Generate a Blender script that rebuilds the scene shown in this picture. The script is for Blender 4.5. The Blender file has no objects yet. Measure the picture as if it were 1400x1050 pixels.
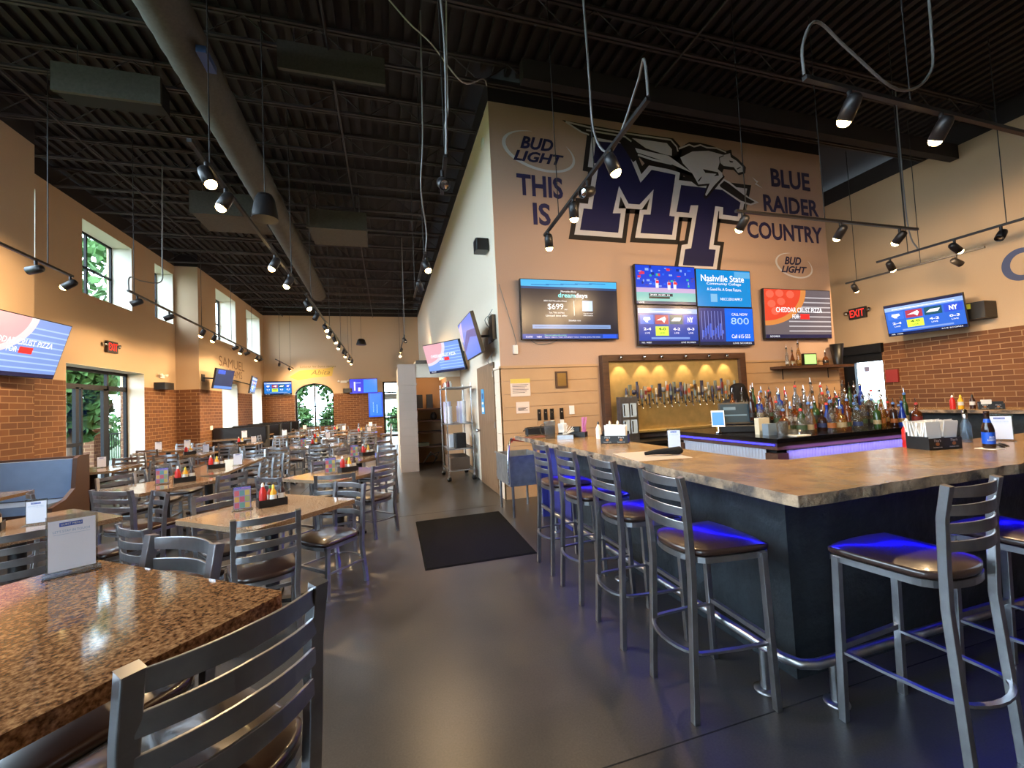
import bpy, bmesh, math, random
from math import sin, cos, pi, radians as R, atan2, hypot
from mathutils import Vector, Matrix
from mathutils.geometry import tessellate_polygon
random.seed(7)
SC = bpy.context.scene
COL = SC.collection

# ---------------------------------------------------------------- camera, world, exposure
F_PX = 571.8
yaw, pitch, roll = R(16.656), R(2.434), R(-2.768)
fw = Vector((sin(yaw)*cos(pitch), cos(yaw)*cos(pitch), sin(pitch)))
r0 = Vector((cos(yaw), -sin(yaw), 0)); u0 = r0.cross(fw)
rt = cos(roll)*r0 + sin(roll)*u0; up = -sin(roll)*r0 + cos(roll)*u0
cam = bpy.data.cameras.new('camera'); camo = bpy.data.objects.new('camera', cam); COL.objects.link(camo)
cam.sensor_width = 36; cam.lens = F_PX/1400*36; cam.clip_start = 0.02; cam.clip_end = 300
camo.matrix_world = Matrix(((rt.x, up.x, -fw.x, 0), (rt.y, up.y, -fw.y, 0), (rt.z, up.z, -fw.z, 1.52), (0, 0, 0, 1)))
SC.camera = camo
SC.view_settings.view_transform = 'Standard'; SC.view_settings.look = 'None'
SC.view_settings.gamma = 1; SC.view_settings.use_curve_mapping = False
SC.view_settings.exposure = 0.45
w = bpy.data.worlds.new('world'); SC.world = w; w.use_nodes = True
bg = w.node_tree.nodes['Background']; bg.inputs[0].default_value = (0.72, 0.86, 1.0, 1); bg.inputs[1].default_value = 13
SC.cycles.max_bounces = 7; SC.cycles.diffuse_bounces = 4; SC.cycles.glossy_bounces = 3
SC.cycles.transparent_max_bounces = 12; SC.cycles.transmission_bounces = 4
SC.cycles.sample_clamp_indirect = 6; SC.cycles.caustics_reflective = False; SC.cycles.caustics_refractive = False

# ---------------------------------------------------------------- materials
def srgb(c):
    return tuple(((x/255)/12.92 if x/255 <= .04045 else ((x/255+.055)/1.055)**2.4) for x in c)
MATS = {}
def mat(name, col, rough=.6, metal=0, emit=0, noise=0, nscale=8, bump=0, bscale=40, spec=.5, alpha=None, coat=0, ramp=None, stretch=None):
    if name in MATS: return MATS[name]
    m = bpy.data.materials.new(name); m.use_nodes = True; nt = m.node_tree; b = nt.nodes['Principled BSDF']
    c = srgb(col); b.inputs['Base Color'].default_value = (*c, 1)
    b.inputs['Roughness'].default_value = rough; b.inputs['Metallic'].default_value = metal
    b.inputs['Specular IOR Level'].default_value = spec
    if coat: b.inputs['Coat Weight'].default_value = coat; b.inputs['Coat Roughness'].default_value = .08
    if emit: b.inputs['Emission Color'].default_value = (*c, 1); b.inputs['Emission Strength'].default_value = emit
    if alpha is not None: b.inputs['Alpha'].default_value = alpha
    tc = nt.nodes.new('ShaderNodeTexCoord') if (noise or bump) else None
    src = None
    if tc:
        src = tc.outputs['Object']
        if stretch:
            mp = nt.nodes.new('ShaderNodeMapping'); mp.inputs['Scale'].default_value = stretch
            nt.links.new(src, mp.inputs[0]); src = mp.outputs[0]
    if noise:
        n = nt.nodes.new('ShaderNodeTexNoise'); n.inputs['Scale'].default_value = nscale; n.inputs['Detail'].default_value = 6
        nt.links.new(src, n.inputs['Vector'])
        r_ = nt.nodes.new('ShaderNodeValToRGB'); nt.links.new(n.outputs['Fac'], r_.inputs[0])
        if ramp:
            r_.color_ramp.elements[0].position = .38; r_.color_ramp.elements[1].position = .62
            r_.color_ramp.elements[0].color = (*srgb(ramp[0]), 1); r_.color_ramp.elements[1].color = (*srgb(ramp[1]), 1)
        else:
            r_.color_ramp.elements[0].position = .3; r_.color_ramp.elements[1].position = .7
            r_.color_ramp.elements[0].color = (*[x*(1-noise) for x in c], 1); r_.color_ramp.elements[1].color = (*[min(1, x*(1+noise)) for x in c], 1)
        nt.links.new(r_.outputs[0], b.inputs['Base Color'])
    if bump:
        n2 = nt.nodes.new('ShaderNodeTexNoise'); n2.inputs['Scale'].default_value = bscale; n2.inputs['Detail'].default_value = 5
        nt.links.new(src, n2.inputs['Vector'])
        bp = nt.nodes.new('ShaderNodeBump'); bp.inputs['Strength'].default_value = bump; bp.inputs['Distance'].default_value = .02
        nt.links.new(n2.outputs['Fac'], bp.inputs['Height']); nt.links.new(bp.outputs[0], b.inputs['Normal'])
    MATS[name] = m
    return m
def emis(name, col, s):
    if name in MATS: return MATS[name]
    m = bpy.data.materials.new(name); m.use_nodes = True; nt = m.node_tree
    b = nt.nodes['Principled BSDF']; c = srgb(col)
    b.inputs['Base Color'].default_value = (*[x*.2 for x in c], 1); b.inputs['Roughness'].default_value = .25
    b.inputs['Emission Color'].default_value = (*c, 1); b.inputs['Emission Strength'].default_value = s
    MATS[name] = m; return m
def glassy(name, col, alpha, rough=.03):
    """thin clear sheet: mostly transparent with a glossy surface"""
    if name in MATS: return MATS[name]
    m = bpy.data.materials.new(name); m.use_nodes = True; nt = m.node_tree; nt.nodes.clear()
    o = nt.nodes.new('ShaderNodeOutputMaterial'); mx = nt.nodes.new('ShaderNodeMixShader'); t = nt.nodes.new('ShaderNodeBsdfTransparent')
    p = nt.nodes.new('ShaderNodeBsdfPrincipled'); c = srgb(col)
    t.inputs[0].default_value = (*[min(1, x*.4+.6) for x in c], 1); p.inputs['Base Color'].default_value = (*c, 1)
    p.inputs['Roughness'].default_value = rough; p.inputs['Specular IOR Level'].default_value = 1
    fr = nt.nodes.new('ShaderNodeLayerWeight'); fr.inputs[0].default_value = .5
    pw = nt.nodes.new('ShaderNodeMath'); pw.operation = 'POWER'; pw.inputs[1].default_value = 4; nt.links.new(fr.outputs['Facing'], pw.inputs[0])
    ad = nt.nodes.new('ShaderNodeMath'); ad.operation = 'MULTIPLY_ADD'; ad.inputs[1].default_value = .5; ad.inputs[2].default_value = alpha+.03; ad.use_clamp = True
    nt.links.new(pw.outputs[0], ad.inputs[0]); nt.links.new(ad.outputs[0], mx.inputs[0])
    nt.links.new(t.outputs[0], mx.inputs[1]); nt.links.new(p.outputs[0], mx.inputs[2]); nt.links.new(mx.outputs[0], o.inputs[0])
    MATS[name] = m; return m
def brickmat():
    m = bpy.data.materials.new('brick'); m.use_nodes = True; nt = m.node_tree; b = nt.nodes['Principled BSDF']
    g = nt.nodes.new('ShaderNodeNewGeometry'); sp = nt.nodes.new('ShaderNodeSeparateXYZ'); nt.links.new(g.outputs['Position'], sp.inputs[0])
    sn = nt.nodes.new('ShaderNodeSeparateXYZ'); nt.links.new(g.outputs['True Normal'], sn.inputs[0])
    ab = nt.nodes.new('ShaderNodeMath'); ab.operation = 'ABSOLUTE'; nt.links.new(sn.outputs[0], ab.inputs[0])
    gt = nt.nodes.new('ShaderNodeMath'); gt.operation = 'GREATER_THAN'; gt.inputs[1].default_value = .5; nt.links.new(ab.outputs[0], gt.inputs[0])
    mx = nt.nodes.new('ShaderNodeMix'); mx.data_type = 'FLOAT'; nt.links.new(gt.outputs[0], mx.inputs[0])
    nt.links.new(sp.outputs[0], mx.inputs[2]); nt.links.new(sp.outputs[1], mx.inputs[3])
    cb = nt.nodes.new('ShaderNodeCombineXYZ'); nt.links.new(mx.outputs[0], cb.inputs[0]); nt.links.new(sp.outputs[2], cb.inputs[1])
    br = nt.nodes.new('ShaderNodeTexBrick'); nt.links.new(cb.outputs[0], br.inputs['Vector'])
    br.inputs['Scale'].default_value = 1; br.inputs['Brick Width'].default_value = .31; br.inputs['Row Height'].default_value = .105
    br.inputs['Mortar Size'].default_value = .008; br.inputs['Mortar Smooth'].default_value = .2
    br.inputs['Color1'].default_value = (*srgb((116, 74, 44)), 1); br.inputs['Color2'].default_value = (*srgb((96, 58, 36)), 1); br.inputs['Mortar'].default_value = (*srgb((150, 116, 84)), 1)
    nt.links.new(br.outputs['Color'], b.inputs['Base Color']); b.inputs['Roughness'].default_value = .85
    bp = nt.nodes.new('ShaderNodeBump'); bp.inputs['Strength'].default_value = .5; bp.inputs['Distance'].default_value = .01; bp.invert = True
    nt.links.new(br.outputs['Fac'], bp.inputs['Height']); nt.links.new(bp.outputs[0], b.inputs['Normal'])
    MATS['brick'] = m; return m
BRICK = brickmat()
PLASTER = mat('tan_plaster', (186, 160, 132), .85, bump=.15, bscale=60)
MTPL = mat('mural_plaster', (186, 156, 138), .8, bump=.12, bscale=60)
CREAM = mat('cream_plaster', (212, 205, 192), .85)
SIDEPL = mat('pale_plaster', (232, 218, 198), .8, bump=.1, bscale=50)
SIDING = mat('tan_siding', (186, 150, 114), .55, noise=.06, nscale=3)
WSIDING = mat('pale_siding', (216, 200, 182), .55)
MAUVE = mat('mauve_siding', (186, 165, 150), .6)
CEIL = mat('black_ceiling', (30, 24, 28), .8)
JOIST = mat('black_steel', (46, 40, 43), .6)
DUCTM = mat('grey_duct', (66, 62, 55), .7, noise=.2, nscale=30)
STEEL = mat('brushed_steel', (160, 161, 165), .29, .93, noise=.15, nscale=12)
DKFR = mat('dark_frame', (20, 19, 22), .5, spec=.2)
BLK = mat('black_plastic', (16, 16, 18), .4)
BLKM = mat('matte_black', (13, 12, 13), .85)
VINYL = mat('brown_vinyl', (56, 38, 32), .3, noise=.2, nscale=6, coat=.5)
WHITE = mat('white_paper', (232, 230, 226), .7)
CHROME = mat('chrome', (200, 200, 205), .15, 1)
WOODD = mat('dark_wood', (74, 48, 34), .5, noise=.3, nscale=5, stretch=(1, 8, 8))
GLASS = glassy('window_glass', (8, 10, 11), .0, .01)
_t = [n for n in GLASS.node_tree.nodes if n.type == 'BSDF_TRANSPARENT'][0]; _t.inputs[0].default_value = (.93, .97, .98, 1)
CLEAR = glassy('clear_glass', (150, 156, 158), .12)

def granite(name, c1, c2, c3, rough):
    m = bpy.data.materials.new(name); m.use_nodes = True; nt = m.node_tree; b = nt.nodes['Principled BSDF']
    tc = nt.nodes.new('ShaderNodeTexCoord')
    n = nt.nodes.new('ShaderNodeTexNoise'); n.inputs['Scale'].default_value = 120; n.inputs['Detail'].default_value = 3; nt.links.new(tc.outputs['Object'], n.inputs['Vector'])
    r_ = nt.nodes.new('ShaderNodeValToRGB'); e = r_.color_ramp.elements
    e[0].position = .33; e[0].color = (*srgb(c1), 1); e[1].position = .68; e[1].color = (*srgb(c3), 1)
    k = e.new(.5); k.color = (*srgb(c2), 1)
    nt.links.new(n.outputs['Fac'], r_.inputs[0]); nt.links.new(r_.outputs[0], b.inputs['Base Color'])
    b.inputs['Roughness'].default_value = rough
    MATS[name] = m; return m
GRAN = granite('speckled_granite', (76, 46, 28), (126, 86, 54), (168, 124, 84), .07)
GRANL = granite('tan_granite', (96, 76, 60), (134, 110, 88), (168, 144, 118), .1)
COUNT = mat('stained_concrete_top', (150, 116, 80), .24, noise=.5, nscale=5, ramp=((120, 99, 70), (148, 121, 84)), bump=.08, bscale=25)
COUNTE = mat('stone_edge', (150, 128, 104), .7, noise=.5, nscale=9, ramp=((88, 78, 72), (176, 148, 120)), bump=.9, bscale=30)

def floormat():
    m = bpy.data.materials.new('polished_concrete'); m.use_nodes = True; nt = m.node_tree; b = nt.nodes['Principled BSDF']
    g = nt.nodes.new('ShaderNodeNewGeometry')
    n = nt.nodes.new('ShaderNodeTexNoise'); n.inputs['Scale'].default_value = 1.3; n.inputs['Detail'].default_value = 8; nt.links.new(g.outputs['Position'], n.inputs['Vector'])
    r_ = nt.nodes.new('ShaderNodeValToRGB'); e = r_.color_ramp.elements
    e[0].position = .3; e[0].color = (*srgb((48, 45, 43)), 1); e[1].position = .7; e[1].color = (*srgb((70, 66, 62)), 1)
    nt.links.new(n.outputs['Fac'], r_.inputs[0])
    n2 = nt.nodes.new('ShaderNodeTexNoise'); n2.inputs['Scale'].default_value = 110; n2.inputs['Detail'].default_value = 3; nt.links.new(g.outputs['Position'], n2.inputs['Vector'])
    mx = nt.nodes.new('ShaderNodeMix'); mx.data_type = 'RGBA'; mx.blend_type = 'OVERLAY'; mx.inputs[0].default_value = .75
    rb = nt.nodes.new("ShaderNodeMapRange"); rb.inputs[1].default_value = .3; rb.inputs[2].default_value = .7; rb.inputs[3].default_value = .35; rb.inputs[4].default_value = .65; nt.links.new(n2.outputs["Fac"], rb.inputs[0]); nt.links.new(r_.outputs[0], mx.inputs[6]); nt.links.new(rb.outputs[0], mx.inputs[7])
    nt.links.new(mx.outputs[2], b.inputs['Base Color'])
    r2 = nt.nodes.new('ShaderNodeMapRange'); r2.inputs[3].default_value = .26; r2.inputs[4].default_value = .42; nt.links.new(n.outputs['Fac'], r2.inputs[0])
    nt.links.new(r2.outputs[0], b.inputs['Roughness'])
    MATS['floor'] = m; return m
FLOOR = floormat()

# ---------------------------------------------------------------- mesh builder
FONT_CACHE = {}
def text_geo(s, shear=0, bold=0.0):
    k = (s, shear, bold)
    if k in FONT_CACHE: return FONT_CACHE[k]
    cu = bpy.data.curves.new('t', 'FONT'); cu.body = s; cu.shear = shear; cu.offset = bold; cu.resolution_u = 3; cu.fill_mode = 'FRONT'
    ob = bpy.data.objects.new('t', cu); me = bpy.data.meshes.new_from_object(ob)
    vs = [v.co.copy() for v in me.vertices]; fs = [tuple(p.vertices) for p in me.polygons]
    bpy.data.meshes.remove(me); bpy.data.objects.remove(ob); bpy.data.curves.remove(cu)
    x0 = min(v.x for v in vs); x1 = max(v.x for v in vs); y0 = min(v.y for v in vs); y1 = max(v.y for v in vs)
    FONT_CACHE[k] = (vs, fs, x0, x1, y0, y1); return FONT_CACHE[k]
class MB:
    def __init__(s): s.v = []; s.f = []; s.m = []; s.sm = []; s.mats = []
    def mi(s, m):
        if m not in s.mats: s.mats.append(m)
        return s.mats.index(m)
    def add(s, vs, fs, m, smooth=False):
        o = len(s.v); s.v += [tuple(v) for v in vs]; i = s.mi(m)
        for f in fs: s.f.append(tuple(o+k for k in f)); s.m.append(i); s.sm.append(smooth)
        return s
    def box(s, x0, x1, y0, y1, z0, z1, m, top=None):
        vs = [(x0,y0,z0),(x1,y0,z0),(x1,y1,z0),(x0,y1,z0),(x0,y0,z1),(x1,y0,z1),(x1,y1,z1),(x0,y1,z1)]
        return s.add(vs, [(0,3,2,1),(4,5,6,7),(0,1,5,4),(1,2,6,5),(2,3,7,6),(3,0,4,7)], m)
    def prism(s, pts, z0, z1, m, mtop=None, smooth=False):
        n = len(pts); a = sum(pts[i][0]*pts[(i+1)%n][1]-pts[(i+1)%n][0]*pts[i][1] for i in range(n))
        if a < 0: pts = pts[::-1]
        tri = tessellate_polygon([[Vector((p[0], p[1], 0)) for p in pts]])
        vs = [(p[0], p[1], z0) for p in pts]+[(p[0], p[1], z1) for p in pts]
        s.add(vs, [(i, (i+1)%n, n+(i+1)%n, n+i) for i in range(n)], m, smooth)
        top = []; bot = []
        for t in tri:
            A = [pts[k] for k in t]; ar = (A[1][0]-A[0][0])*(A[2][1]-A[0][1])-(A[2][0]-A[0][0])*(A[1][1]-A[0][1])
            t = t if ar > 0 else t[::-1]
            top.append(tuple(n+k for k in t)); bot.append(tuple(t[::-1]))
        s.add(vs, top, mtop or m); s.add(vs, bot, m); return s
    def rprism(s, x0, x1, y0, y1, z0, z1, rad, m, mtop=None, seg=4):
        pts = []
        for cx, cy, a0 in ((x1-rad, y1-rad, 0), (x0+rad, y1-rad, 90), (x0+rad, y0+rad, 180), (x1-rad, y0+rad, 270)):
            for k in range(seg+1): a = R(a0+90*k/seg); pts.append((cx+rad*cos(a), cy+rad*sin(a)))
        return s.prism(pts, z0, z1, m, mtop)
    def tube(s, path, r, m, n=8, cap=True, rect=None):
        """sweep along path; rect=(w,h) makes a rectangular bar"""
        P = [Vector(p) for p in path]; rings = []
        T = [(P[min(i+1, len(P)-1)]-P[max(i-1, 0)]).normalized() for i in range(len(P))]
        ref = Vector((0, 0, 1)) if abs(T[0].z) < .9 else Vector((1, 0, 0))
        a = T[0].cross(ref).normalized()
        for i, p in enumerate(P):
            a = (a-T[i]*a.dot(T[i])).normalized(); b = T[i].cross(a)
            rr = r[i] if isinstance(r, (list, tuple)) else r
            if rect:
                w_, h_ = rect; ring = [p+a*w_/2*sx+b*h_/2*sy for sx, sy in ((-1,-1),(1,-1),(1,1),(-1,1))]
            else: ring = [p+a*rr*cos(2*pi*k/n)+b*rr*sin(2*pi*k/n) for k in range(n)]
            rings.append(ring)
        n = len(rings[0]); vs = [v for q in rings for v in q]; fs = []
        for i in range(len(P)-1):
            for k in range(n): fs.append((i*n+k, i*n+(k+1)%n, (i+1)*n+(k+1)%n, (i+1)*n+k))
        s.add(vs, fs, m, not rect)
        if cap: s.add(vs, [tuple(range(n))[::-1], tuple((len(P)-1)*n+k for k in range(n))], m)
        return s
    def lathe(s, prof, m, c=(0, 0, 0), n=14, axis=None, smooth=True, cap=True):
        M = Matrix.Translation(c)
        if axis is not None: M = M @ Vector(axis).to_track_quat('Z', 'Y').to_matrix().to_4x4()
        vs = []
        for r, z in prof:
            for k in range(n): vs.append(M @ Vector((r*cos(2*pi*k/n), r*sin(2*pi*k/n), z)))
        fs = []
        for i in range(len(prof)-1):
            for k in range(n): fs.append((i*n+k, i*n+(k+1)%n, (i+1)*n+(k+1)%n, (i+1)*n+k))
        s.add(vs, fs, m, smooth)
        if cap:
            caps = []
            if prof[0][0] > 1e-5: caps.append(tuple(range(n))[::-1])
            if prof[-1][0] > 1e-5: caps.append(tuple((len(prof)-1)*n+k for k in range(n)))
            s.add(vs, caps, m)
        return s
    def wall_poly(s, pts, fr, m, d=0):
        """flat polygon in frame fr(u,v,d)"""
        tri = tessellate_polygon([[Vector((p[0], p[1], 0)) for p in pts]])
        fs = []
        for t in tri:
            A = [pts[k] for k in t]; ar = (A[1][0]-A[0][0])*(A[2][1]-A[0][1])-(A[2][0]-A[0][0])*(A[1][1]-A[0][1])
            fs.append(tuple(t) if ar > 0 else tuple(t[::-1]))
        return s.add([fr(p[0], p[1], d) for p in pts], fs, m)
    def stroke(s, pts, wd, fr, m, d=0, closed=False):
        n = len(pts); P = [Vector((p[0], p[1])) for p in pts]; L = []; Rr = []
        for i in range(n):
            a = P[i-1] if (i > 0 or closed) else None; b = P[(i+1) % n] if (i < n-1 or closed) else None
            d1 = (P[i]-a).normalized() if a is not None else (b-P[i]).normalized()
            d2 = (b-P[i]).normalized() if b is not None else d1
            n1 = Vector((-d1.y, d1.x)); n2 = Vector((-d2.y, d2.x)); mm = (n1+n2)
            mm = mm.normalized() if mm.length > 1e-4 else n1
            k = min(2.2, 1/max(.3, mm.dot(n1)))
            L.append(P[i]+mm*wd/2*k); Rr.append(P[i]-mm*wd/2*k)
        vs = [fr(p.x, p.y, d) for p in L]+[fr(p.x, p.y, d) for p in Rr]
        fs = [(n+i, n+(i+1) % n, (i+1) % n, i) for i in range(n if closed else n-1)]
        return s.add(vs, fs, m)
    def text(s, st, u0, u1, v0, v1, fr, m, d=0, shear=0, bold=0.0, keep=False):
        vs, fs, x0, x1, y0, y1 = text_geo(st, shear, bold)
        sx = (u1-u0)/(x1-x0); sy = (v1-v0)/(y1-y0)
        if keep: sx = sy = min(sx, sy)
        return s.add([fr(u0+(v.x-x0)*sx, v0+(v.y-y0)*sy, d) for v in vs], fs, m)
    def build(s, name, parent=None, loc=None, bevel=0, sub=0, kind=None, thick=0):
        me = bpy.data.meshes.new(name); me.from_pydata(s.v, [], s.f)
        for m in s.mats: me.materials.append(m)
        for i, p in enumerate(me.polygons): p.material_index = s.m[i]; p.use_smooth = s.sm[i]
        me.update(); o = bpy.data.objects.new(name, me); COL.objects.link(o)
        if parent is not None: o.parent = parent
        if loc: o.location = loc
        if bevel:
            b = o.modifiers.new('b', 'BEVEL'); b.width = bevel; b.segments = 2; b.limit_method = 'ANGLE'; b.angle_limit = R(40)
        if sub:
            b = o.modifiers.new('s', 'SUBSURF'); b.levels = sub; b.render_levels = sub
        if kind: o['kind'] = kind
        return o
def ident(x, y, z): return (x, y, z)
def tag(o, label, cat, group=None, kind=None):
    o['label'] = label; o['category'] = cat
    if group: o['group'] = group
    if kind: o['kind'] = kind
    return o
def thing(name, label, cat, loc=(0, 0, 0), rot=(0, 0, 0), group=None):
    o = bpy.data.objects.new(name, None); o.empty_display_size = .1; COL.objects.link(o); o.location = loc; o.rotation_euler = rot
    return tag(o, label, cat, group)
KIDS = {}
def copy_tree(o, loc, rz=0, label=None, group=None, sc=None):
    if o.name not in KIDS: KIDS[o.name] = [(c, list(c.children)) for c in o.children]
    r_ = o.copy(); COL.objects.link(r_); r_.location = loc; r_.rotation_euler = (0, 0, rz)
    if label: r_['label'] = label
    if group: r_['group'] = group
    if sc: r_.scale = sc
    for c, gs in KIDS[o.name]:
        k = c.copy(); COL.objects.link(k); k.parent = r_
        for g in gs: q = g.copy(); COL.objects.link(q); q.parent = k
    return r_
def place(proto, used, loc, rz=0, label=None, group=None, sc=None):
    if not used: 
        proto.location = loc; proto.rotation_euler = (0, 0, rz)
        if label: proto['label'] = label
        if group: proto['group'] = group
        if sc: proto.scale = sc
        used.append(1); KIDS[proto.name] = [(c, list(c.children)) for c in proto.children]
        return proto
    used.append(1)
    return copy_tree(proto, loc, rz, label, group, sc)
def wall_holes(mb, axis, a0, a1, u0, u1, z0, z1, holes, split, mlow, mhigh):
    """wall slab between a0..a1 on axis, spanning u and z, with rectangular openings"""
    us = sorted({u0, u1, *[h[0] for h in holes], *[h[1] for h in holes]}); zs = sorted({z0, z1, *([split] if split else []), *[h[2] for h in holes], *[h[3] for h in holes]})
    us = [u for u in us if u0 <= u <= u1]; zs = [z for z in zs if z0 <= z <= z1]
    for i in range(len(us)-1):
        for j in range(len(zs)-1):
            cu, cz = (us[i]+us[i+1])/2, (zs[j]+zs[j+1])/2
            if any(h[0] < cu < h[1] and h[2] < cz < h[3] for h in holes): continue
            m = mlow if (split and cz < split) else mhigh
            if axis == 'x': mb.box(a0, a1, us[i], us[i+1], zs[j], zs[j+1], m)
            else: mb.box(us[i], us[i+1], a0, a1, zs[j], zs[j+1], m)
# ================================================================= SETTING
def struct(o): o['kind'] = 'structure'; return o
CE = 6.42
struct(MB().box(-7.0, 12.2, -3.5, 24.2, -.2, 0, FLOOR).build('floor'))
c = MB(); c.box(-7.0, 12.2, -3.5, 24.2, 6.9, 7.0, CEIL)
x = -6.4
while x < 11.6:
    y1 = 23.3 if x < 1.6 else 6.3
    c.box(x, x+.09, -3.2, y1, 6.82, 6.9, CEIL); x += .2
struct(c.build('ceiling'))
# saw-cut joints in the concrete
j = MB()
for y in (1.62, 6.1, 12.2): j.box(-5.7, 1.5 if y > 1.8 else 9, y, y+.006, .0005, .0012, BLKM)
j.box(-1.6, -1.594, -3, 23, .0005, .0012, BLKM)
struct(j.build('trim_1'))
BR = 2.42
m = MB()
LW = [(-3.0+i*2.75, -3.0+i*2.75+2.5, 2.2, 6.0) for i in range(4)]
wall_holes(m, 'x', -6.2, -5.78, -3.5, 9.18, 0, CE, LW, BR, BRICK, PLASTER); m.box(-7, -6.2, 8.6, 9.18, 0, CE, PLASTER)
W1 = (11.57, 13.48, 4.42, 6.12); W2 = (14.62, 15.72, 4.5, 6.12); W0 = (9.3, 10.27, 4.45, 6.12); DR = (11.06, 14.02, 0, 2.8)
wall_holes(m, 'x', -7.0, -6.45, 9.18, 15.82, 0, CE, [W0, W1, W2, DR], BR, BRICK, PLASTER)
W3 = (17.3, 19.35, 4.28, 6.14); W4 = (20.7, 22.7, 4.35, 6.14); W5 = (17.75, 19.4, .85, 2.75); W6 = (21.35, 22.8, .85, 2.75)
wall_holes(m, 'x', -6.45, -5.81, 15.82, 23.3, 0, CE, [W3, W4, W5, W6], BR, BRICK, PLASTER)
struct(m.build('wall_left'))
# far wall: arched window and a glazed door
m = MB()
AW = (-4.47, -2.66, .72, 2.95); FD = (-.22, 1.0, 0, 2.92)
wall_holes(m, 'y', 23.3, 23.7, -7.0, 2.1, 0, CE, [AW, FD], 2.38, BRICK, PLASTER)
arc = [(-4.47, 2.38)]+[((-4.47-2.66)/2+.905*cos(R(a)), 2.38+.57*sin(R(a))) for a in range(180, -1, -15)]+[(-2.66, 2.38)]
half = [((-4.47-2.66)/2+.905*cos(R(a)), 2.38+.56*sin(R(a))) for a in range(0, 181, 12)]
for side in (0, 1):
    pts = [p for p in half if (p[0] >= -3.5651) == (side == 0)]
    pts = pts if side == 0 else pts
    xx = -2.66 if side == 0 else -4.47
    poly = ([(xx, 2.95)]+pts+[(-3.565, 2.95)]) if side == 0 else ([(-3.565, 2.95)]+pts+[(xx, 2.95)])
    f = lambda u, v, d: (u, d, v)
    m.wall_poly(poly, f, PLASTER, 23.3)
    for a, b in zip(pts[:-1], pts[1:]): m.add([(a[0], 23.3, a[1]), (b[0], 23.3, b[1]), (b[0], 23.7, b[1]), (a[0], 23.7, a[1])], [(0, 1, 2, 3)], CREAM)
struct(m.build('wall_far'))
m = MB(); wall_holes(m, 'y', 6.37, 6.67, 1.73, 8.95, 0, CE, [(3.56, 6.34, .92, 2.13)], None, MTPL, MTPL)
m.box(3.4, 6.5, 6.67, 6.75, .8, 2.3, MTPL)
struct(m.build('wall_mural'))
m = MB(); wall_holes(m, 'x', 1.73, 2.03, 6.67, 23.3, 0, CE, [], None, SIDEPL, SIDEPL)
m.box(1.725, 1.731, 6.3705, 6.67, 0, CE, SIDEPL)
struct(m.build('wall_side'))
RD = (7.17, 8.22, 0, 2.42)
m = MB(); wall_holes(m, 'x', 11.6, 12.0, -3.5, 9.6, 0, CE, [RD], 2.5, BRICK, PLASTER)
struct(m.build('wall_right'))
struct(MB().box(8.95, 11.6, 9.3, 9.6, 0, CE, PLASTER).build('wall_passage'))
def window_x(n, h, xg, mull=(), rail=(), lining=CREAM, xf=None):
    u0, u1, z0, z1 = h; g = MB(); t = .05
    g.box(xg, xg+t, u0, u0+t, z0, z1, DKFR); g.box(xg, xg+t, u1-t, u1, z0, z1, DKFR)
    g.box(xg, xg+t, u0, u1, z0, z0+t, DKFR); g.box(xg, xg+t, u0, u1, z1-t, z1, DKFR)
    for q in mull: g.box(xg, xg+t, q-.025, q+.025, z0, z1, DKFR)
    for q in rail: g.box(xg, xg+t, u0, u1, q-.025, q+.025, DKFR)
    o = struct(g.build('window_%d' % n)); MB().box(xg+.02, xg+.026, u0, u1, z0, z1, GLASS).build('window_pane', o)
    if xf:
        l = MB(); e = .006
        l.box(xg+t, xf, u0, u0+e, z0, z1, lining); l.box(xg+t, xf, u1-e, u1, z0, z1, lining); l.box(xg+t, xf, u0, u1, z1-e, z1, lining); l.box(xg+t, xf, u0, u1, z0, z0+e, lining)
        l.build('window_reveal', o)
    return o
# the front of the building, behind the viewer: brick piers and a row of storefront windows
FW = [(-5.3, -3.0, .5, 4.0)]
m = MB(); wall_holes(m, 'y', -3.5, -3.2, -5.78, 11.6, 0, CE, FW, None, PLASTER, PLASTER); struct(m.build('wall_front'))
for i, (a, b, z0, z1) in enumerate(FW):
    g = MB()
    for uu in (a, (a+b)/2-.03, b-.06): g.box(uu, uu+.06, -3.42, -3.34, z0, z1, DKFR)
    for zz in (z0, 2.6, z1-.06): g.box(a, b, -3.415, -3.345, zz, zz+.06, DKFR)
    wo = struct(g.build('window_%d' % (20+i))); MB().box(a+.03, b-.03, -3.385, -3.375, z0, z1, GLASS).build('window_pane', wo)
for i, h in enumerate(LW): window_x(30+i, h, -6.1, ((h[0]+h[1])/2,), (2.9,))
# black band above the walls
b = MB()
b.box(-7, -5.78, -3.5, 9.18, CE, 6.82, CEIL); b.box(-7, -6.45, 9.18, 15.82, CE, 6.82, CEIL); b.box(-7, -5.81, 15.82, 23.3, CE, 6.82, CEIL)
b.box(-7, 2.1, 23.3, 23.7, CE, 6.82, CEIL); b.box(1.73, 8.95, 6.37, 6.67, CE, 6.82, CEIL); b.box(1.73, 2.03, 6.67, 23.3, CE, 6.82, CEIL)
b.box(11.6, 12, -3.5, 9.6, CE, 6.82, CEIL); b.box(8.95, 11.6, 9.3, 9.6, CE, 6.82, CEIL); b.box(-5.78, 11.6, -3.5, -3.2, CE, 6.82, CEIL)
struct(b.build('trim_2'))
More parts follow.
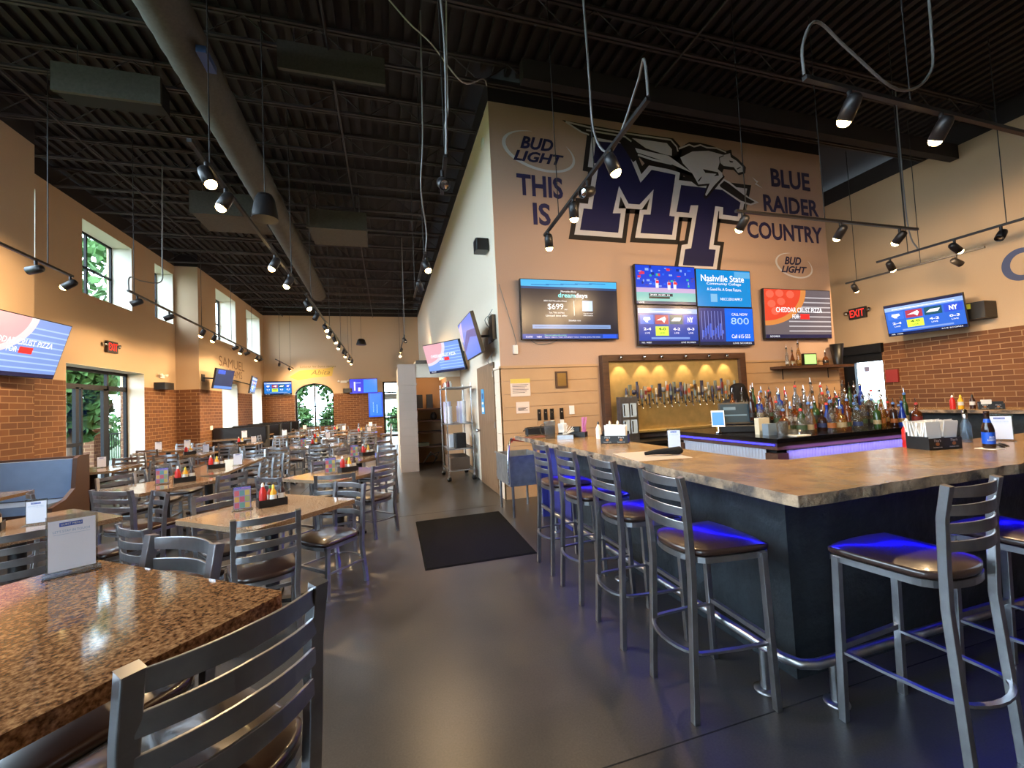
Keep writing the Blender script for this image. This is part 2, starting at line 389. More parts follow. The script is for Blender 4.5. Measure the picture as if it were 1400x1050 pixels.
# window frames in the left wall, set deep in their reveals
window_x(1, W1, -6.93, (12.5,), (5.25,), xf=-6.452)
window_x(2, W2, -6.93, (), (5.25,), xf=-6.452)
window_x(3, W0, -6.93, (), (5.25,), xf=-6.452)
window_x(4, W3, -6.42, (18.3,), (5.15,), xf=-5.812)
window_x(5, W4, -6.42, (21.7,), (5.15,), xf=-5.812)
window_x(6, W5, -6.42, (18.55,), (1.75,), xf=-5.812)
window_x(7, W6, -6.42, (22.05,), (1.75,), xf=-5.812)
# arched window
g = MB(); y = 23.5
for uu in (-4.47, -3.6, -2.72): g.box(uu, uu+.07, y, y+.06, .72, 2.38 if uu != -3.6 else 2.93, DKFR)
for zz in (.72, 1.75): g.box(-4.47, -2.66, y, y+.05, zz, zz+.05, DKFR)
g.tube([((-4.47-2.66)/2+.88*cos(R(a)), y+.03, 2.38+.54*sin(R(a))) for a in range(0, 181, 12)], 0, DKFR, rect=(.06, .06))
ow = struct(g.build('window_8')); MB().box(-4.46, -2.67, y+.02, y+.026, .74, 2.92, GLASS).build('window_pane', ow)
# glazed patio doors in the left wall
g = MB(); xg = -6.9
for yy, wd in ((11.06, .06), (12.02, .1), (12.2, .05), (13.0, .2), (13.94, .08)): g.box(xg, xg+.07, yy, yy+wd, 0, 2.34, DKFR)
g.box(xg, xg+.07, 11.06, 14.02, 2.3, 2.42, DKFR); g.box(xg, xg+.07, 11.06, 14.02, 2.72, 2.8, DKFR); g.box(xg, xg+.07, 13.14, 13.2, 2.3, 2.8, DKFR); g.box(xg, xg+.07, 11.06, 11.12, 2.3, 2.8, DKFR); g.box(xg, xg+.07, 13.94, 14.02, 2.3, 2.8, DKFR)
g.box(xg, xg+.07, 11.06, 14.02, 0, .12, DKFR)
do = struct(g.build('door_1'))
MB().box(xg+.03, xg+.036, 11.1, 14.0, .1, 2.75, GLASS).build('door_pane', do)
MB().box(xg+.08, xg+.12, 11.15, 12.1, .98, 1.06, DKFR).build('push_bar', do)
l = MB(); l.box(xg+.07, -6.452, 14.012, 14.02, 0, 2.8, CREAM); l.box(xg+.07, -6.452, 11.06, 11.068, 0, 2.8, CREAM); l.box(xg+.07, -6.452, 11.06, 14.02, 2.792, 2.8, CREAM); l.build('door_reveal', do)
# far glazed door
g = MB(); g.box(-.22, -.12, 23.4, 23.5, 0, 2.92, DKFR); g.box(.9, 1.0, 23.4, 23.5, 0, 2.92, DKFR)
for zz in (0, .95, 2.3, 2.84): g.box(-.22, 1.0, 23.4, 23.5, zz, zz+.08, DKFR)
do2 = struct(g.build('door_2')); MB().box(-.15, .95, 23.44, 23.446, 0.05, 2.88, GLASS).build('door_pane', do2)
# right wall door
g = MB(); g.box(11.5, 11.66, 7.12, 8.3, 2.3, 2.52, DKFR); g.box(11.62, 11.95, 7.17, 8.22, 2.1, 2.42, DKFR); g.box(11.8, 11.9, 7.17, 7.25, 0, 2.1, DKFR); g.box(11.8, 11.9, 7.95, 8.22, 0, 2.1, DKFR); g.box(11.8, 11.9, 7.17, 8.22, 0, .2, DKFR)
do3 = struct(g.build('door_3')); MB().box(11.84, 11.846, 7.2, 8.0, .15, 2.15, GLASS).build('door_pane', do3)
MB().box(11.83, 11.836, 7.62, 7.74, 1.85, 1.98, mat('lilac_paper', (150, 150, 190), .6)).build('door_sticker', do3)
# wooden door in the side wall
BRW = mat('brown_door', (118, 92, 68), .55, noise=.25, nscale=6, stretch=(1, 6, .6), bump=.1, bscale=12)
g = MB(); g.box(1.70, 1.729, 6.75, 8.05, .01, 2.2, BRW); do4 = struct(g.build('door_4'))
MB().lathe([(.02, 0), (.02, .03), (.035, .05), (.03, .08), (0, .085)], CHROME, (1.70, 7.95, 1.0), axis=(-1, 0, 0)).build('door_knob', do4)
h = MB()
for zz in (.3, 1.1, 1.95): h.box(1.69, 1.702, 6.752, 6.79, zz, zz+.1, STEEL)
h.build('door_hinge', do4)
s_ = MB(); BLU = mat('sky_blue_sign', (60, 150, 205), .5); fr = lambda u, v, d: (1.699-d, u, v)
s_.box(1.692, 1.6995, 7.5, 7.72, 1.32, 1.78, BLU); s_.box(1.6905, 1.692, 7.54, 7.68, 1.36, 1.44, WHITE); s_.box(1.6905, 1.692, 7.54, 7.68, 1.5, 1.54, WHITE); s_.box(1.6905, 1.692, 7.56, 7.66, 1.6, 1.7, mat('deep_blue_ink', (20, 60, 130), .5))
tag(s_.build('door_sign'), 'narrow blue and white sign on the brown wooden door', 'sign')
# baseboards / siding
sd = MB(); z = .12
def siding(mb, x0, x1, y0, y1, z0, z1, m, step=.205):
    z = z0
    while z < z1-.02:
        mb.box(x0, x1, y0, y1, z, min(z+step-.006, z1), m); z += step
siding(sd, 1.73, 3.42, 6.35, 6.369, 0, 2.05, SIDING); siding(sd, 6.48, 8.97, 6.35, 6.369, 0, 2.05, SIDING)
sd.box(1.71, 3.42, 6.33, 6.369, 2.05, 2.09, SIDING); sd.box(6.48, 8.97, 6.33, 6.369, 2.05, 2.09, SIDING)
sd.box(3.42, 6.48, 6.35, 6.369, 0, .79, SIDING)
struct(sd.build('trim_3'))
sd = MB(); siding(sd, 1.705, 1.724, 6.35, 6.70, 0, 2.05, WSIDING); sd.box(1.69, 1.724, 6.33, 6.70, 2.05, 2.09, WSIDING); sd.box(1.7, 1.73, 6.35, 6.37, 0, 2.05, SIDING); struct(sd.build('trim_4'))
# partition with a niche
p = MB(); p.box(.27, .64, 10.14, 12.3, 0, 2.53, mat('partition_plaster', (176, 160, 142), .8)); p.box(.64, 1.724, 10.14, 10.3, 2.2, 2.53, SIDEPL); p.box(1.38, 1.724, 10.14, 12.3, 0, 2.2, mat('niche_jamb', (190, 150, 112), .8))
p.box(.64, 1.38, 11.6, 11.7, 0, 2.4, mat('niche_wall', (200, 160, 120), .8)); p.box(.64, 1.38, 10.3, 11.7, 2.36, 2.4, BLKM)
siding(p, .25, .66, 10.12, 10.139, 0, 2.03, MAUVE); siding(p, .25, .269, 10.139, 12.3, 0, 2.03, CREAM); p.box(.24, .68, 10.10, 10.139, 2.03, 2.07, MAUVE); p.box(.25, .66, 10.12, 10.139, 2.07, 2.52, MAUVE)
struct(p.build('wall_partition'))
nl = thing('added_niche_lamp', 'small round ceiling lamp added inside the shelf niche', 'lamp', (1.0, 10.75, 2.355)); MB().lathe([(.09, 0), (.09, -.02), (.06, -.035), (0, -.04)], emis('niche_glow', (255, 200, 140), 5), n=16).build('lamp_shade', nl)  # lamp added to light the dark niche, inferred from its orange-lit wall
l = bpy.data.lights.new('added_niche_light', 'POINT'); l.energy = 9; l.color = (1, .7, .42); l.shadow_soft_size = .06; o = bpy.data.objects.new('added_niche_light', l); COL.objects.link(o); o.location = (1.0, 10.75, 2.22)
struct(MB().box(.66, 1.72, 10.0, 12.3, 2.54, 2.6, mat('grey_brown_trim', (96, 86, 78), .6)).build('trim_5'))
# --- roof steel
for k in range(-3, 14):
    y = 8.35+1.17*k
    if y < -3: continue
    x0 = -5.75 if y < 9.2 else (-6.43 if y < 15.8 else -5.79); x1 = 11.55 if y < 6.3 else 1.7
    g = MB()
    for zz in (6.40, 6.76):
        g.box(x0, x1, y-.045, y-.012, zz, zz+.035, JOIST); g.box(x0, x1, y+.012, y+.045, zz, zz+.035, JOIST)
    n = int((x1-x0)/.45)
    for i in range(n):
        a = x0+(x1-x0)*i/n; b_ = x0+(x1-x0)*(i+1)/n
        za, zb = (6.42, 6.78) if i % 2 == 0 else (6.78, 6.42)
        g.tube([(a, y, za), (b_, y, zb)], .009, JOIST, n=5, cap=False)
    struct(g.build('trim_%d' % (20+k)))
g = MB()
for xx in (-4.9, -.6): g.tube([(xx, -3, 6.36), (xx, 23.2, 6.36)], .016, JOIST, n=6)
g.tube([(4.2, -3, 6.36), (4.2, 6.3, 6.36)], .016, JOIST, n=6)
g.box(2.0, 11.5, 5.4, 5.55, 6.1, 6.4, CEIL)
struct(g.build('trim_6'))
# spiral duct
g = MB(); pts = []; rad = []
for i in range(0, 190):
    y = -3+i*.105; pts.append((-2.1-.018*max(0, y-4), y, 5.88)); rad.append(.25+(.008 if i % 3 == 0 else 0))
g.tube(pts, rad, DUCTM, n=20)
du = tag(g.build('spiral_duct'), 'big round dark grey spiral duct running the length of the dining hall ceiling', 'duct')
def branch(n, x0, x1, y0, y1, z0, z1, lab):
    g = MB(); MM = DUCTM if n < 2 else BLKM; g.box(x0, x1, y0, y1, z0, z1, MM); g.box(x0-.02, x1+.02, y0-.02, y0+.03, z0-.02, z1+.02, DUCTM)
    t = tag(g.build('air_diffuser'), lab, 'duct')
    for xx in (x0+.15, x1-.15): MB().tube([(xx, y0+.2, z1), (xx, y0+.2, 6.84)], .006, STEEL, n=5).build('hanger_rod', t)
branch(0, -3.85, -2.52, 10.2, 11.2, 5.85, 6.3, 'rectangular grey duct branch on the window side of the round duct')
branch(1, -1.62, -.35, 10.3, 11.4, 5.75, 6.15, 'rectangular grey duct branch on the aisle side of the round duct')
branch(2, -4.15, -2.96, 6.9, 7.2, 6.0, 6.36, 'dark ceiling duct box near the left pier, above the booth')
branch(3, -1.2, .1, 5.85, 5.95, 6.02, 6.36, 'dark ceiling duct box between the round duct and the mural wall')

# ---------------------------------------------------------------- outside
OUT = MB(); OUT.box(-60, -7.0, -30, 70, -.25, -.12, mat('lawn', (62, 84, 40), .9, noise=.25, nscale=.7)); OUT.box(-7.0, 50, 24.2, 70, -.25, -.12, MATS['lawn'])
OUT.box(12.2, 50, -30, 24.2, -.25, -.12, mat('pavement', (96, 95, 92), .9)); OUT.box(-60, -3.5, -30, -3.5, -.251, -.13, MATS['pavement'])
o = OUT.build('ground'); struct(o)
o = MB().box(-10.5, -7.0, 8.5, 24.2, -.12, -.02, mat('patio_paving', (104, 102, 98), .9)).box(-10.5, 12.2, 24.2, 27.5, -.12, -.02, MATS['patio_paving']).build('terrain_patio'); struct(o)
LEAF = mat('leaf_green', (58, 92, 40), .8, noise=.35, nscale=1.5); BARK = mat('bark', (92, 74, 60), .9)
def crown_mesh(seed, rx, rz, n, ls):
    rr = random.Random(seed); vs = []; fs = []
    for i in range(n):
        a = rr.uniform(0, 2*pi); c_ = rr.uniform(-1, 1); q = rr.uniform(.55, 1.0)*(1+.18*sin(3*a+seed)+.15*sin(5*c_*3+seed))
        p = Vector((rx*q*math.sqrt(1-c_*c_)*cos(a), rx*q*math.sqrt(1-c_*c_)*sin(a), rz*q*c_))
        d1 = Vector((rr.gauss(0, 1), rr.gauss(0, 1), rr.gauss(0, 1))).normalized()*ls; d2 = d1.cross(Vector((rr.gauss(0, 1), rr.gauss(0, 1), rr.gauss(0, 1)))).normalized()*ls*.6
        o_ = len(vs); vs += [p-d1, p-d2, p+d1, p+d2]; fs.append((o_, o_+1, o_+2, o_+3))
    m_ = MB(); m_.add(vs, fs, LEAF); return m_
def tree(x, y, h, r_, label, seed):
    t = thing('leafy_tree', label, 'tree', (x, y, -.12), group='trees outside the windows')
    crown_mesh(seed, r_, h*.34, 1500, .17+r_*.03).build('crown', t, (0, 0, h*.66))
    MB().tube([(0, 0, 0), (.05, .03, h*.3), (.0, .1, h*.6)], [.16, .12, .06], BARK, n=8).tube([(.05, .03, h*.3), (.9, .2, h*.55)], [.07, .03], BARK, n=6).build('trunk', t)
tree(-8.4, 14.5, 3.9, .75, 'small leafy tree seen through the left panel of the patio doors', 1)
tree(-13.2, 24.2, 11.5, 3.4, 'tall bright green tree outside the patio doors and high windows', 2)
tree(-17.5, 33, 10, 3.2, 'distant green tree beyond the left wall windows', 3)
tree(-22, 45, 12, 4, 'far green tree beyond the booths windows', 4)
tree(-6.3, 30.2, 6.5, 1.9, 'leafy tree filling the left half of the arched window', 5)
tree(-3.3, 33.5, 7, 1.9, 'leafy tree filling the right half of the arched window', 6)
tree(2.6, 33, 7, 2.2, 'green tree seen through the far glazed door', 7)
pl = MB(); pl.box(-9.3, -8.6, 15.9, 16.6, -.02, 1.3, BRICK); pl.box(-9.35, -8.55, 15.85, 16.65, 1.3, 1.4, CREAM)
tag(pl.build('brick_pillar'), 'square brick pillar on the patio seen through the glass doors', 'pillar')
lp = thing('street_lamp', 'dark lantern on a post outside the patio doors', 'lamp', (-8.95, 16.25, 1.4))
MB().tube([(0, 0, 0), (0, 0, .9)], .05, DKFR).build('post', lp); MB().lathe([(.1, .9), (.17, 1.3), (.19, 1.32), (.03, 1.45)], mat('lantern_glass', (210, 215, 240), .3), n=6).build('lantern', lp)
for i, (xx, yy, lab) in enumerate(((-8.3, 12.9, 'pale patio table outside the left door leaf'), (-8.3, 18.6, 'pale patio table outside the right side panel of the doors'))):
    t = thing('patio_table', lab, 'table', (xx, yy, -.02)); MB().lathe([(.5, 0), (.5, .03)], CREAM, (0, 0, .72), n=20).build('tabletop', t)
    MB().tube([(0, 0, 0), (0, 0, .72)], .04, DKFR).lathe([(.28, 0), (.28, .02)], DKFR).build('pedestal', t)
def shrub(x, y, r_, h_, label, seed):
    t = thing('leafy_shrub', label, 'shrub', (x, y, -.12), group='shrubs outside the windows')
    crown_mesh(seed, r_, h_/2, 1300, .13).build('foliage', t, (0, 0, h_/2)); MB().tube([(0, 0, 0), (0, 0, h_*.5)], [.06, .03], BARK).build('stem', t)
for x, y, r_, h_, l in ((-11.6, 18.9, 1.1, 2.9, 'green shrub outside the left leaf of the patio doors'), (-12.4, 22.2, 1.4, 2.6, 'green shrub outside the right leaf of the patio doors'), (-5.3, 28.0, .9, 2.2, 'green shrub beyond the left half of the arched window'), (-3.3, 29.2, .95, 1.9, 'green shrub beyond the right half of the arched window'), (1.0, 30.2, 1.2, 1.7, 'green shrub beyond the far glazed door'), (-9.0, 26.5, 1.4, 3.4, 'green shrub beyond the low windows by the booths')): shrub(x, y, r_, h_, l, int(x*-3)+int(y))
def railing(x0, x1, y, lab):
    g = MB(); x = x0
    while x <= x1: g.box(x, x+.02, y, y+.02, 0, 1.0, DKFR); x += .13
    g.box(x0, x1, y-.01, y+.03, 1.0, 1.05, DKFR); g.box(x0, x1, y-.01, y+.03, .08, .12, DKFR); tag(g.build('iron_railing'), lab, 'railing')
railing(-6.5, 4, 27.3, 'black iron patio railing beyond the far window and door')
g = MB(); y = 11.0
while y < 22: g.box(-10.4, -10.38, y, y+.02, 0, 1.0, DKFR); y += .14
g.box(-10.42, -10.37, 11, 22, 1.0, 1.05, DKFR); tag(g.build('iron_railing'), 'black iron patio railing outside the left wall doors', 'railing')
pr_ = MB(); pr_.box(-.5, 4, 25.6, 25.8, 2.0, 2.2, CREAM); pr_.box(-.5, -.35, 25.6, 25.8, 0, 2.0, CREAM); pr_.box(3.8, 4, 25.6, 25.8, 0, 2.0, CREAM); pr_.box(-.6, 4.1, 24.2, 26, 2.2, 2.3, mat('porch_roof', (150, 150, 150), .8))
tag(pr_.build('porch'), 'pale porch frame outside the far glazed door', 'porch')
# ================================================================= MURAL
def on_plane(px, py, axis, val):
    d = fw+rt*((px-700)/F_PX)-up*((py-525)/F_PX); o = Vector((0, 0, 1.52)); t = (val-o[axis])/d[axis]; return o+d*t
def mw(cx, cy):
    p = on_plane(760+cx/4.564, 150+cy/4.564, 1, 6.37); return (p.x, p.z)
def mws(l): return [mw(*q) for q in l]
wf = lambda u, v, d: (u, 6.368-d, v)
NAVY = mat('navy_paint', (30, 30, 74), .55); WPAINT = mat('white_paint', (206, 202, 206), .55); BPAINT = mat('black_paint', (34, 28, 28), .6)
MO = [(235,180),(215,345),(250,352),(212,605),(160,600),(132,765),(400,785),(420,632),(372,632),(398,510),(445,602),(528,608),(597,525),(578,640),(535,640),(510,785),(735,797),(755,655),(722,650),(760,395),(590,360),(530,430),(480,310),(440,200)]
TO = [(735,652),(840,660),(850,612),(872,612),(832,852),(795,858),(775,985),(990,995),(1010,862),(968,858),(1003,618),(1030,622),(1028,668),(1142,682),(1178,505),(770,455)]
g = MB(); WU = .024/4.564*4.564
sc_ = hypot(mw(600, 500)[0]-mw(500, 500)[0], 0)/100   # metres per traced unit
g.stroke(mws(MO), 78*sc_, wf, BPAINT, .001, True); g.stroke(mws(TO), 74*sc_, wf, BPAINT, .001, True)
g.wall_poly(mws(MO), wf, NAVY, .002); g.stroke(mws(MO), 26*sc_, wf, WPAINT, .0035, True)
g.wall_poly(mws(TO), wf, NAVY, .003); g.stroke(mws(TO), 26*sc_, wf, WPAINT, .004, True)
# winged horse
g.wall_poly(mws([(35,65),(450,140),(730,180),(770,225),(790,262),(760,330),(870,405),(860,420),(700,372),(560,345),(520,300),(480,330),(400,205),(205,168),(140,135)]), wf, BPAINT, .005)
g.wall_poly(mws([(770,240),(830,203),(900,208),(960,222),(1060,258),(1092,250),(1098,282),(1135,308),(1184,360),(1180,398),(1140,410),(1108,378),(1045,372),(1035,398),(1052,420),(1000,485),(935,560),(918,548),(940,475),(885,480),(770,395),(690,300),(760,290)]), wf, BPAINT, .005)
g.wall_poly(mws([(472,178),(690,210),(722,248),(722,288),(680,282),(560,242)]), wf, WPAINT, .006)
g.stroke(mws([(60,76),(200,110),(440,150),(715,190),(752,232),(760,262)]), 9*sc_, wf, WPAINT, .006)
g.stroke(mws([(60,78),(160,142),(206,158)]), 9*sc_, wf, WPAINT, .006); g.stroke(mws([(188,128),(430,170),(470,200)]), 9*sc_, wf, WPAINT, .006)
g.wall_poly(mws([(492,240),(600,268),(700,288),(852,398),(740,350),(620,305),(505,268)]), wf, WPAINT, .006)
g.stroke(mws([(510,282),(600,312),(720,340)]), 12*sc_, wf, WPAINT, .006)
g.wall_poly(mws([(775,300),(850,262),(950,258),(1045,284),(1070,278),(1085,272),(1090,298),(1125,320),(1168,362),(1165,388),(1135,395),(1108,360),(1045,352),(1020,330),(1008,372),(1035,395),(1040,418),(985,475),(936,540),(930,530),(958,462),(888,468),(850,400),(790,335)]), wf, WPAINT, .006)
g.wall_poly(mws([(915,372),(1010,392),(1015,412),(960,420),(925,440),(880,450),(900,425),(935,402)]), wf, BPAINT, .007)
g.wall_poly(mws([(925,395),(1000,402),(958,440),(890,452)]), wf, WPAINT, .0075)
g.stroke(mws([(765,245),(830,220),(860,232),(900,222),(940,238),(1000,242),(1060,268)]), 9*sc_, wf, WPAINT, .007)
g.wall_poly(mws([(1078,318),(1105,324),(1100,332),(1085,330)]), wf, BPAINT, .007)
g.stroke(mws([(1128,372),(1150,360)]), 6*sc_, wf, BPAINT, .007); g.stroke(mws([(1022,335),(1018,300),(1045,288)]), 5*sc_, wf, BPAINT, .007)
g.wall_poly(mws([(1010,470),(1045,432),(1080,450),(1200,545),(1265,580),(1215,598),(1150,580),(1020,490)]), wf, WPAINT, .0052)
g.wall_poly(mws([(1020,472),(1048,445),(1075,460),(1190,548),(1240,577),(1213,588),(1155,570),(1025,484)]), wf, BPAINT, .006)
for dx in (0,): g.wall_poly(mws([(1222,420),(1262,450),(1250,460),(1290,492),(1240,465),(1250,455)]), wf, WPAINT, .003)
tag(g.build('painted_emblem'), 'big navy and white letters MT painted on the tan wall with a leaping winged horse', 'mural')
def wtext(name, st, box, label, shear=0, bold=.03, m=NAVY):
    g = MB(); u0, u1, v0, v1 = box; g.text(st, u0, u1, v0, v1, wf, m, .002, shear, bold); return tag(g.build(name), label, 'lettering')
STEN = mat('navy_stencil', (46, 42, 84), .6)
wtext('painted_word', 'THIS', (2.15, 2.97, 4.9, 5.27), 'painted word THIS on the tan wall left of the big letters', m=STEN)
wtext('painted_word', 'IS', (2.41, 2.72, 4.42, 4.8), 'painted word IS on the tan wall below THIS', m=STEN)
wtext('painted_word', 'BLUE', (7.56, 8.6, 5.6, 5.98), 'painted word BLUE at the upper right of the tan wall', m=STEN)
wtext('painted_word', 'RAIDER', (7.32, 8.79, 5.07, 5.42), 'painted word RAIDER on the tan wall below BLUE', m=STEN)
wtext('painted_word', 'COUNTRY', (6.86, 8.84, 4.5, 4.85), 'painted word COUNTRY on the tan wall below RAIDER', m=STEN)
def budlogo(cx, cz, w_, h_, lab):
    g = MB(); n = 40; o_ = []; i_ = []
    for k in range(n+1):
        a = R(100+ (300*k/n)); th = .055*sin(pi*k/n)**.6*w_+.004
        o_.append((cx+w_/2*cos(a), cz+h_/2*sin(a)+.06*w_*cos(a)*-1)); i_.append((cx+(w_/2-th)*cos(a)+.0*w_, cz+(h_/2-th*.6)*sin(a)-.06*w_*cos(a)))
    for k in range(n): g.add([wf(*o_[k], .002), wf(*o_[k+1], .002), wf(*i_[k+1], .002), wf(*i_[k], .002)], [(0, 1, 2, 3)], WPAINT)
    g.text('BUD', cx-w_*.26, cx+w_*.2, cz+.03*h_, cz+.36*h_, wf, NAVY, .003, .35, .035)
    g.text('LIGHT', cx-w_*.36, cx+w_*.34, cz-.3*h_, cz-.02*h_, wf, NAVY, .003, .35, .035)
    tag(g.build('painted_logo'), lab, 'logo')
budlogo(2.58, 5.68, 1.3, .66, 'navy beer logo in a white swoosh at the upper left of the tan wall')
budlogo(8.0, 4.0, .98, .5, 'smaller navy beer logo in a white swoosh at the right of the tan wall')
# lettering on the other walls
g = MB(); fr = lambda u, v, d: (11.598-d, u, v)
n = 30; CB = mat('slate_blue_paint', (62, 74, 112), .6)
o_ = [(4.72+.27*cos(R(60+250*k/n)) * -1, 3.66+.31*sin(R(60+250*k/n))) for k in range(n+1)]
i_ = [(4.70+.17*cos(R(60+250*k/n)) * -1, 3.66+.21*sin(R(60+250*k/n))) for k in range(n+1)]
for k in range(n): g.add([fr(*o_[k], .002), fr(*i_[k], .002), fr(*i_[k+1], .002), fr(*o_[k+1], .002)], [(0, 1, 2, 3)], CB)
tag(g.build('painted_logo'), 'curved slate blue painted letter C on the right wall at the picture edge', 'logo')
g = MB(); fr = lambda u, v, d: (-5.808+d, u, v)
GP = mat('faded_brown_paint', (112, 86, 64), .7)
g.text('SAMUEL', 17.5, 20.3, 3.35, 3.72, fr, GP, .002, 0, .0); g.text('ADAMS', 18.1, 20.0, 3.0, 3.3, fr, GP, .002)
tag(g.build('painted_word'), 'faded brown painted words on the left wall above the first small screen', 'lettering')
g = MB(); fr = lambda u, v, d: (u, 23.298-d, v)
YP = mat('mustard_paint', (196, 166, 84), .7); OL = mat('olive_ink', (110, 104, 60), .7)
g.wall_poly([(-4.7, 3.3), (-4.2, 3.62), (-3.0, 3.7), (-2.6, 3.78), (-2.7, 3.3), (-3.5, 3.25), (-4.3, 3.12)], fr, YP, .002)
g.text('Laissez les bons temps', -4.2, -2.5, 3.72, 3.86, fr, OL, .003, .3); g.text('Abita', -3.7, -2.8, 3.38, 3.62, fr, OL, .003, .3)
tag(g.build('painted_logo'), 'faded mustard yellow painted banner above the arched window', 'logo')

# ================================================================= SCREENS
SCR = {}
def em(c, s=1.0):
    return emis('screen_%d_%d_%d' % c, c, s)
TVN = []
def tv(label, W, loc, yawn, tilt, draw, arm=None, group=None, asp=16/9, depth=.06):
    """faces local -y"""
    t = thing('television', label, 'television', loc, (R(tilt), 0, R(yawn+90)), group)
    H = W/asp; b = MB(); b.box(-W/2, W/2, 0, depth, -H/2, H/2, BLK); b.box(-W*.3, W*.3, depth, depth+.03, -H*.3, H*.3, BLK)
    b.build('housing', t, bevel=.006)
    s = MB(); w2, h2 = W/2-.014, H/2-.014
    fr = lambda u, v, d: (-w2+u*2*w2, -.001-d*.001, -h2+v*2*h2)
    draw(s, fr); s.build('screen', t)
    if arm: 
        Mt = Matrix.Translation(loc) @ Matrix.Rotation(R(yawn+90), 4, 'Z') @ Matrix.Rotation(R(tilt), 4, 'X'); e = Mt.inverted() @ Vector(arm)
        n_ = Mt.inverted().to_3x3() @ Vector((0, 0, 1)); MB().tube([(0, depth+.02, 0), tuple(e)], .022, BLK, rect=(.04, .04)).build('mount_arm', t)
        pl_ = MB().box(-.01, .01, -.12, .12, -.12, .12, BLK).build('wall_plate', t); pl_.matrix_parent_inverse = Mt.inverted(); pl_.location = arm
    return t
def rect(s, fr, u0, u1, v0, v1, c, d=0, st=1.0): s.add([fr(u0, v0, d), fr(u1, v0, d), fr(u1, v1, d), fr(u0, v1, d)], [(0, 1, 2, 3)], em(c, st))
WHT = (235, 240, 250)
def d_dream(s, fr):
    rect(s, fr, 0, 1, 0, 1, (10, 18, 40)); rect(s, fr, 0, 1, .89, 1, (60, 160, 215), 1); rect(s, fr, .0, 1, .85, .89, (14, 60, 110), 1)
    for k in range(5): rect(s, fr, .1+.15*k, .28+.15*k, .91+.012*k, .925+.012*k, (20, 110, 170), 2)
    s.text('Mercedes-Benz', .4, .56, .8, .83, fr, em(WHT), 2); s.text('dream', .37, .55, .71, .79, fr, em((120, 220, 225)), 2, 0, .02); s.text('days', .55, .68, .69, .79, fr, em(WHT), 2, 0, .02)
    s.text('2025 GLE Mercedes Coupe', .22, .46, .63, .66, fr, em(WHT), 2); s.text('$699', .26, .42, .49, .6, fr, em(WHT), 2); s.text('/mo', .43, .46, .49, .52, fr, em(WHT), 2)
    s.text('Tax, Title and fees', .27, .43, .43, .46, fr, em(WHT), 2); s.text('Limited time offer', .24, .46, .38, .41, fr, em(WHT), 2)
    rect(s, fr, .53, .534, .4, .66, WHT, 2); rect(s, fr, .62, .73, .48, .66, (150, 185, 235), 2)
    s.text('Scan for more', .63, .73, .43, .45, fr, em(WHT), 2); s.text('information', .63, .73, .395, .415, fr, em(WHT), 2); s.text('Schedule now', .47, .6, .3, .33, fr, em(WHT), 2)
    rect(s, fr, .1, .92, .17, .24, (110, 140, 190), 1); rect(s, fr, .12, .9, .2, .205, (40, 50, 90), 2)
    rect(s, fr, 0, 1, .0, .08, (14, 60, 150), 1); s.text('SCORES', .03, .1, .02, .045, fr, em(WHT), 2, .2); s.text('NBA', .14, .19, .02, .045, fr, em(WHT), 2)
    s.text('News and updates this evening', .22, .44, .045, .07, fr, em((120, 230, 140)), 2); s.text('Injury report, team and player news, weekly picks, live stats', .22, .8, .015, .037, fr, em(WHT), 2)
    rect(s, fr, .83, .98, .01, .07, (30, 80, 220), 2)
def d_score(s, fr, base=(34, 60, 150)):
    rect(s, fr, 0, 1, 0, 1, base); rect(s, fr, 0, 1, .8, .93, (130, 160, 220), 1); rect(s, fr, .1, .9, .84, .86, WHT, 2); rect(s, fr, 0, 1, .93, 1, (20, 24, 60), 1)
    cols = [(50, 100, 200), (150, 50, 70), (20, 70, 90), (40, 70, 190)]
    for k in range(4):
        u = .03+.245*k; rect(s, fr, u, u+.22, .52, .76, cols[k], 1)
        cx = u+.11
        if k == 0: s.wall_poly([(cx-.05, .7), (cx+.05, .7), (cx+.06, .64), (cx+.01, .6), (cx+.02, .56), (cx-.02, .57), (cx-.06, .64)], lambda a, b_, d: fr(a, b_, 2), em(WHT))
        if k == 1: s.wall_poly([(cx-.09, .62), (cx+.05, .72), (cx+.07, .66), (cx+.04, .55), (cx, .62)], lambda a, b_, d: fr(a, b_, 2), em(WHT))
        if k == 2: s.wall_poly([(cx-.09, .6), (cx-.03, .69), (cx+.09, .69), (cx+.06, .6)], lambda a, b_, d: fr(a, b_, 2), em(WHT))
        if k == 3: s.text('NY', cx-.05, cx+.05, .57, .71, fr, em(WHT), 2, 0, .04)
        if k == 1: rect(s, fr, u, u+.22, .22, .46, (190, 225, 70), 1)
        s.text(['2-4', '4-0', '4-2', '0-3'][k], u+.05, u+.17, .36, .43, fr, em((30, 60, 30) if k == 1 else WHT), 2, 0, .02); s.text('LIVE', u+.07, u+.15, .27, .31, fr, em((30, 60, 30) if k == 1 else WHT), 2)
    rect(s, fr, .2, .85, .13, .18, (110, 140, 200), 1); rect(s, fr, 0, 1, 0, .09, (16, 24, 60), 1); s.text('NFL  WEEK', .04, .2, .025, .06, fr, em(WHT), 2); s.text('LIVE SCORES', .7, .95, .025, .06, fr, em(WHT), 2)
